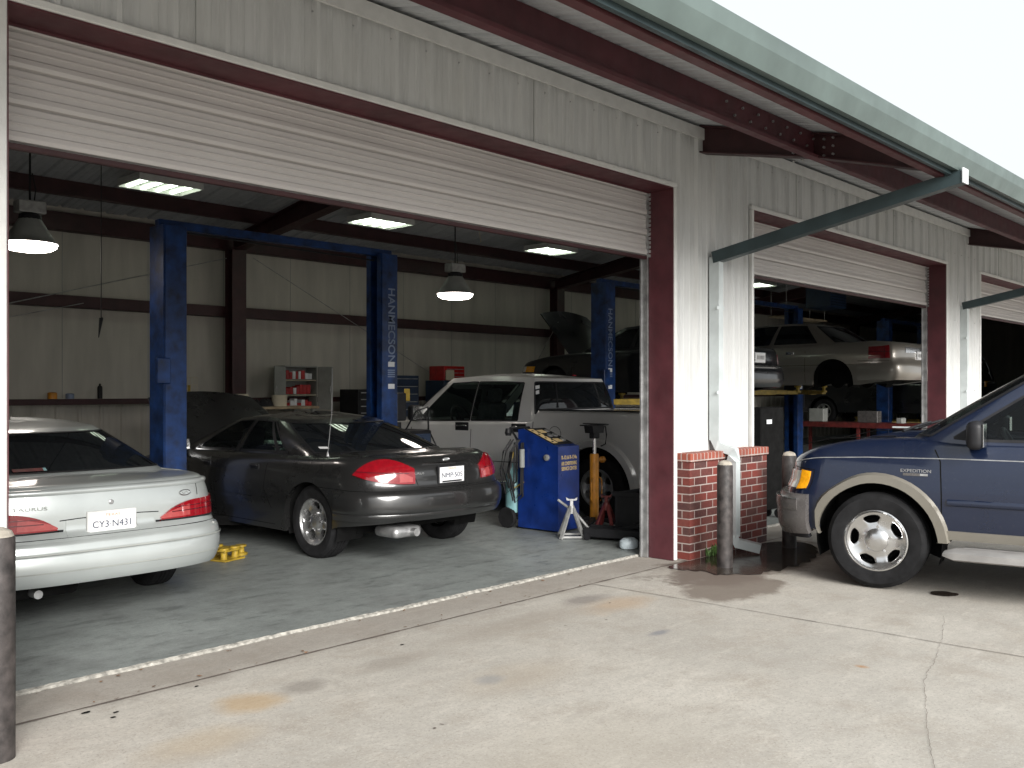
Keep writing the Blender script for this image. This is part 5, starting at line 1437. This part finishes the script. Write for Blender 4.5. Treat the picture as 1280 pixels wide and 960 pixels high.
for k, (s_, z) in enumerate((('R-12 & R-134a', .80), ('AIR CONDITIONING', .735), ('SERVICE CENTER', .68))):
    text('lettering', s_, .055, frame((.0, -.2725, z), (1, 0, 0), (0, 0, 1)), 'gold', t, .27, bold=.0015)
MB().lathe([(.034, 0), (.034, .02), (.028, .024), (.001, .024)], 20, frame((-.191, -.10, .80), (0, 0, 1), (0, -1, 0)) @ Matrix.Scale(-1, 4, (0, 0, 1)) if False else Matrix.Translation((-.19, -.12, .80)) @ Matrix.Rotation(-PI / 2, 4, 'Y'), cap=False).build('side_gauge', 'silverp', t, True)
MB().lathe([(.001, 0), (.085, .01), (.09, .05), (.09, .42), (.06, .48), (.02, .50), (.02, .55)], 20, Matrix.Translation((-.14, .40, .16)), cap=False).build('refrigerant_tank', 'tank', t, True)
MB().lathe([(.03, 0), (.03, .20)], 14, Matrix.Translation((-.23, .20, .68))).build('filter', 'grey', t, True)
for sx in (-1, 1):
    wl = MB().lathe([(.055, -.025), (.11, -.028), (.115, -.02), (.115, .02), (.11, .028), (.055, .025)], 26, Matrix.Translation((sx * .22, .42, .113)) @ Matrix.Rotation(PI / 2, 4, 'Y')).build('wheel', 'rubber', t, True)
    MB().lathe([(.06, -.022), (.06, .022)], 20, Matrix.Translation((sx * .22, .42, .113)) @ Matrix.Rotation(PI / 2, 4, 'Y')).build('hub', 'steel', wl, True)
m = MB(); m.box(-.19, .19, .28, .52, .10, .13, .005, 1); m.tube([(-.17, .30, .95), (-.17, .42, 1.10), (.15, .42, 1.10), (.15, .30, .95)], .014, 8); m.build('frame', 'black', t)
m = MB()
for k in range(7):
    x = -.22 - random.uniform(0, .05); y0 = .22 + random.uniform(0, .15); d = random.uniform(.25, .5)
    m.tube([(x + .02, y0, .98), (x - .05, y0 + .05, .85), (x - .07, y0 + .08, .80 - d * .4), (x - .04, y0 + .02, .78 - d), (x + .02, y0 - .04, .85 - d), (x + .02, y0 - .05, .95)], .009, 7)
m.build('hose', 'black', t, True)
m = MB(); m.tube([(-.23, .3, .9), (-.29, .36, .6), (-.24, .30, .45), (-.2, .2, .52)], .008, 7); m.build('yellow_hose', 'yellow', t, True)
m = MB(); m.lathe([(.03, 0), (.04, .03), (.03, .08)], 12, Matrix.Translation((-.23, .40, 1.02))); m.build('coupler', 'black', t)
def jack_stand(x, y, label, m_, h=.30, rz=0):
    t = thing('jack_stand', label, 'jack stand', (x, y, .012), rz, 'jack stands')
    m = MB()
    for a in range(4):
        an = PI / 4 + a * PI / 2; m.tube([(.17 * math.cos(an), .17 * math.sin(an), 0), (.028 * math.cos(an), .028 * math.sin(an), h)], .018, rz=.010)
    m.build('leg_frame', m_, t)
    m = MB()
    for a in range(4):
        an = PI / 4 + a * PI / 2; bn = an + PI / 2; m.tube([(.155 * math.cos(an), .155 * math.sin(an), .02), (.155 * math.cos(bn), .155 * math.sin(bn), .02)], .009, rz=.010)
    m.build('base_tie', m_, t)
    MB().lathe([(.036, h - .05), (.036, h + .01), (.03, h + .03)], 14).build('collar', m_, t, True)
    m = MB(); m.box(-.014, .014, -.018, .018, h + .02, h + .09, .003, 1); m.prism([(-.06, h + .12), (-.05, h + .085), (.05, h + .085), (.06, h + .12), (.03, h + .10), (-.03, h + .10)], -.02, .02, 'x'); m.tube([(.03, 0, h - .02), (.07, 0, h + .01), (.07, -.02, h + .06)], .006, 6); m.build('ratchet_saddle', 'steel' if m_ == 'silverp' else 'dred', t)
    return t
jack_stand(7.53, 6.18, 'silver jack stand in front of the blue service cabinet', 'silverp', .30, R(45))
jack_stand(7.86, 5.98, 'worn red jack stand beside the orange jack', 'dred', .32, R(20))
t = thing('transmission_jack', 'orange telescopic jack with black saddle beside the pickup rear wheel', 'jack', (8.22, 6.42, .012))
MB().lathe([(.05, .10), (.05, .80), (.043, .82)], 20).build('cylinder', 'orange', t, True)
MB().lathe([(.02, .80), (.02, 1.06)], 16).build('ram', 'chrome', t, True)
m = MB(); m.prism([(-.09, 1.05), (.09, 1.05), (.11, 1.13), (-.11, 1.13)], -.06, .06, 'y'); m.box(-.05, .05, -.04, .04, .99, 1.06, .01, 1); m.box(-.20, .20, -.05, .05, 1.131, 1.145, .003, 1); m.box(-.02, .02, -.15, .15, 1.146, 1.156); m.build('saddle', 'black', t)
m = MB(); m.tube([(-.07, -.03, .30), (-.095, -.03, .33), (-.095, -.03, .52), (-.07, -.03, .55), (-.04, -.03, .56)], .007, 7); m.tube([(.07, -.03, .30), (.095, -.03, .33), (.095, -.03, .52), (.07, -.03, .55), (.04, -.03, .56)], .007, 7); m.build('handle', 'orange', t, True)
MB().lathe([(.018, 0), (.022, .08), (.036, .09), (.036, .12)], 14, Matrix.Translation((.04, 0, .75)) @ Matrix.Rotation(PI / 2, 4, 'Y')).build('knob', 'orange', t, True)
m = MB()
for a in range(4):
    an = .4 + a * PI / 2; m.tube([(.03 * math.cos(an), .03 * math.sin(an), .11), (.30 * math.cos(an), .30 * math.sin(an), .06)], .025, rz=.02)
    MB().lathe([(.03, -.02), (.03, .02)], 12, Matrix.Translation((.31 * math.cos(an), .31 * math.sin(an), .03)) @ Matrix.Rotation(PI / 2, 4, 'X')).build('caster', 'black', t)
m.build('base', 'black', t)
MB().tube([(.1, 0, 1.1), (.2, 0, 1.12), (.22, 0, 1.02), (.20, 0, .92), (.12, 0, .90)], .008, 6).build('hose', 'black', t)
t = thing('parts_bin', 'black open plastic bin beside the right jamb of the first doorway', 'bin', (8.05, 5.62, .012), .1)
m = MB(); m.box(-.28, .28, -.2, -.18, 0, .48, .005, 1); m.box(-.28, .28, .18, .2, 0, .48, .005, 1); m.box(-.28, -.26, -.179, .179, 0, .48); m.box(.26, .28, -.179, .179, 0, .48); m.box(-.259, .259, -.179, .179, .0, .02); m.build('tub', 'black', t)
m = MB(); m.box(-.30, .30, -.22, -.205, .44, .49, .004, 1); m.box(-.30, -.285, -.205, .22, .44, .49, .004, 1); m.box(.285, .30, -.205, .22, .44, .49, .004, 1); m.build('rim', 'black', t)
m = MB(); m.lathe([(.001, 0), (.095, .005), (.105, .03), (.10, .075), (.06, .10), (.001, .10)], 24, Matrix.Scale(.8, 4, (0, 1, 0)), cap=False)
o = m.build('plastic_bottle', 'jug', None, True, 50, loc=(7.40, 5.36, .012)); tag(o, 'pale squat plastic bottle on the floor just inside the maroon jamb', 'bottle')
t = thing('floor_jack', 'low black trolley jack on the floor under the pickup tail', 'floor jack', (7.70, 5.75, .012), 1.9)
m = MB(); m.box(-.3, .3, -.12, -.09, .03, .13, .01, 1); m.box(-.3, .3, .09, .12, .03, .13, .01, 1); m.box(-.1, .25, -.085, .085, .03, .10, .01, 1); m.build('chassis', 'black', t)
for x in (-.26, .26):
    m = MB(); m.lathe([(.035, -.13), (.035, .13)], 14, Matrix.Translation((x, 0, .035)) @ Matrix.Rotation(PI / 2, 4, 'X')); m.build('roller', 'black', t)
m = MB(); m.tube([(.0, 0, .10), (-.25, 0, .16)], .03, rz=.02); m.lathe([(.05, .16), (.05, .18)], 16, Matrix.Translation((-.25, 0, 0))); m.build('lift_arm', 'black', t)
m = MB(); m.tube([(.28, 0, .1), (.42, 0, .25), (.62, 0, .38)], .014, 8); m.build('handle', 'silverp', t)
m = MB()
for k in range(5):
    pts = []; x, y = random.uniform(-.2, .2), random.uniform(-.1, .1)
    for j in range(8): pts.append((x, y, .01 + random.uniform(0, .10))); x += random.uniform(-.1, .12); y += random.uniform(-.08, .08)
    m.tube(pts, .006, 6)
o = m.build('cable_tangle', 'yellow', None, True, loc=(7.86, 5.62, .012)); tag(o, 'tangle of thin yellow cables on the floor by the black bin', 'cable')
t = thing('lift_adapter', 'yellow steel lift pad adapter on the floor behind the charcoal sedan wheel', 'lift adapter', (4.42, 7.72, .012), .3)
m = MB(); m.box(-.13, .13, -.17, .17, .0, .015, .004, 1); m.box(-.12, .12, -.16, .16, .085, .10, .004, 1); m.build('plate', 'yellow', t)
m = MB()
for (x, y) in ((-.07, -.10), (.07, -.10), (-.07, .10), (.07, .10)):
    m = MB(); m.lathe([(.035, .015), (.03, .02), (.03, .085), (.045, .09), (.045, .115)], 16, Matrix.Translation((x, y, 0)))
    m.build('spacer', 'yellow', t, True)
m = MB(); m.lathe([(.055, 0), (.06, .01), (.06, .022), (.03, .03), (.03, .075), (.05, .08), (.05, .095)], 18, Matrix.Translation((.24, -.02, 0))); m.build('loose_pad', 'yellow', t, True)

# second bay equipment
t = thing('oil_drain', 'red wheeled oil drain tank left of the blue post in the second doorway', 'oil drain', (16.75, 8.75, .012))
MB().lathe([(.001, .12), (.17, .14), (.19, .2), (.19, .72), (.15, .80), (.03, .83)], 22, cap=False).build('tank', 'red', t, True)
MB().lathe([(.02, .8), (.02, 1.05), (.03, 1.05), (.20, 1.16), (.20, 1.18), (.02, 1.07)], 20, cap=False).build('funnel', 'steel', t, True)
for a in range(3): MB().lathe([(.05, -.02), (.05, .02)], 14, Matrix.Translation((.17 * math.cos(a * 2.1), .17 * math.sin(a * 2.1), .05)) @ Matrix.Rotation(PI / 2, 4, 'X')).build('wheel', 'rubber', t)
t = thing('oil_drain', 'second red oil drain with dark funnel, behind the first one', 'oil drain', (16.6, 9.6, .012))
MB().lathe([(.001, .12), (.15, .14), (.16, .2), (.16, .9), (.12, 1.0), (.03, 1.03)], 22, cap=False).build('tank', 'dred', t, True)
MB().lathe([(.02, 1.0), (.02, 1.25), (.18, 1.36), (.18, 1.38), (.02, 1.27)], 20, cap=False).build('funnel', 'red', t, True)
t = thing('workbench', 'long red steel workbench below the raised champagne sedan', 'workbench', (21.0, 8.7, .012))
MB().box(-.35, .35, -1.6, 1.5, .66, .78, .01, 1).build('top', 'dred', t)
for sx in (-1, 1):
    for yy in (-1.5, 0, 1.4): MB().box(sx * .28 - .03, sx * .28 + .03, yy - .03, yy + .03, 0, .658).build('leg', 'dred', t)
for yy, ww, hh, lab in ((1.0, .35, .30, 'pale carton at the left end of the long red workbench'), (-.2, .45, .26, 'grey carton in the middle of the long red workbench'), (-.9, .12, .12, 'small white carton towards the right end of the red workbench')):
    o = MB().box(-.12, .12, -ww / 2, ww / 2, 0, hh, .01, 1).build('carton', 'gclad' if 'grey' in lab else 'grey', loc=(20.85, 8.7 + yy, .793)); tag(o, lab, 'carton')
t = thing('tool_cart', 'black tool cart with a white label at the left edge of the second doorway', 'tool cart', (10.16, 5.40, .012))
m = MB(); m.box(-.28, .28, -.11, .11, .12, 1.32, .01, 1); m.build('case', 'dark', t)
for k in range(0):
    d = MB().box(-.26, .26, -.126, -.112, .16 + k * .18, .32 + k * .18, .004, 1).build('drawer', 'dark', t); MB().box(-.2, .2, -.14, -.128, .29 + k * .18, .305 + k * .18).build('handle', 'black', d)
for sx in (-1, 1):
    for sy in (-1, 1): MB().lathe([(.055, -.02), (.055, .02)], 14, Matrix.Translation((sx * .22, sy * .08, .055)) @ Matrix.Rotation(PI / 2, 4, 'Y')).build('caster', 'rubber', t)
MB().box(-.18, -.06, -.133, -.127, 1.13, 1.18).build('paper_label', 'white', t)

# ------------------------------------------------------------------ light, camera, world
w = bpy.data.worlds.new('World'); sc.world = w; w.use_nodes = True
t = w.node_tree; bg = t.nodes['Background']
sky = t.nodes.new('ShaderNodeTexSky'); sky.sky_type = 'NISHITA'; sky.sun_disc = False
EL, AZ = 25, 203      # azimuth of the sun, degrees clockwise from +Y
sky.sun_elevation = R(EL); sky.sun_rotation = R(AZ); sky.dust_density = 6.0; sky.air_density = 1.2; sky.ozone_density = 1.0; sky.altitude = 10
hsv = t.nodes.new('ShaderNodeHueSaturation'); hsv.inputs['Saturation'].default_value = .30
t.links.new(sky.outputs[0], hsv.inputs['Color']); t.links.new(mix(t, .75, hsv.outputs[0], (6.4, 6.7, 6.9)), bg.inputs[0]); bg.inputs[1].default_value = .115
su = bpy.data.lights.new('sun', 'SUN'); su.energy = 4.0; su.angle = R(36); su.color = (1, .98, .95)
so = bpy.data.objects.new('sun', su); C.objects.link(so)
d = Vector((math.sin(R(AZ)) * math.cos(R(EL)), math.cos(R(AZ)) * math.cos(R(EL)), math.sin(R(EL))))
so.rotation_euler = (-d).to_track_quat('-Z', 'Y').to_euler()
cam = bpy.data.cameras.new('camera'); co = bpy.data.objects.new('camera', cam); C.objects.link(co)
cam.sensor_width = 36; cam.lens = 36 * 1175 / 1280; cam.shift_y = 6 / 1280; cam.clip_end = 2000; cam.clip_start = .05
co.location = (0, 0, 1.55); co.rotation_euler = (PI / 2, 0, R(43 - 90))
sc.camera = co
sc.view_settings.view_transform = 'Standard'; sc.view_settings.look = 'None'; sc.view_settings.exposure = 0.62; sc.view_settings.gamma = 1
sc.view_settings.use_curve_mapping = False
sc.render.resolution_x = 1024; sc.render.resolution_y = 768
sc.render.engine = 'CYCLES'
try: sc.cycles.max_bounces = 8; sc.cycles.transparent_max_bounces = 12
except Exception: pass
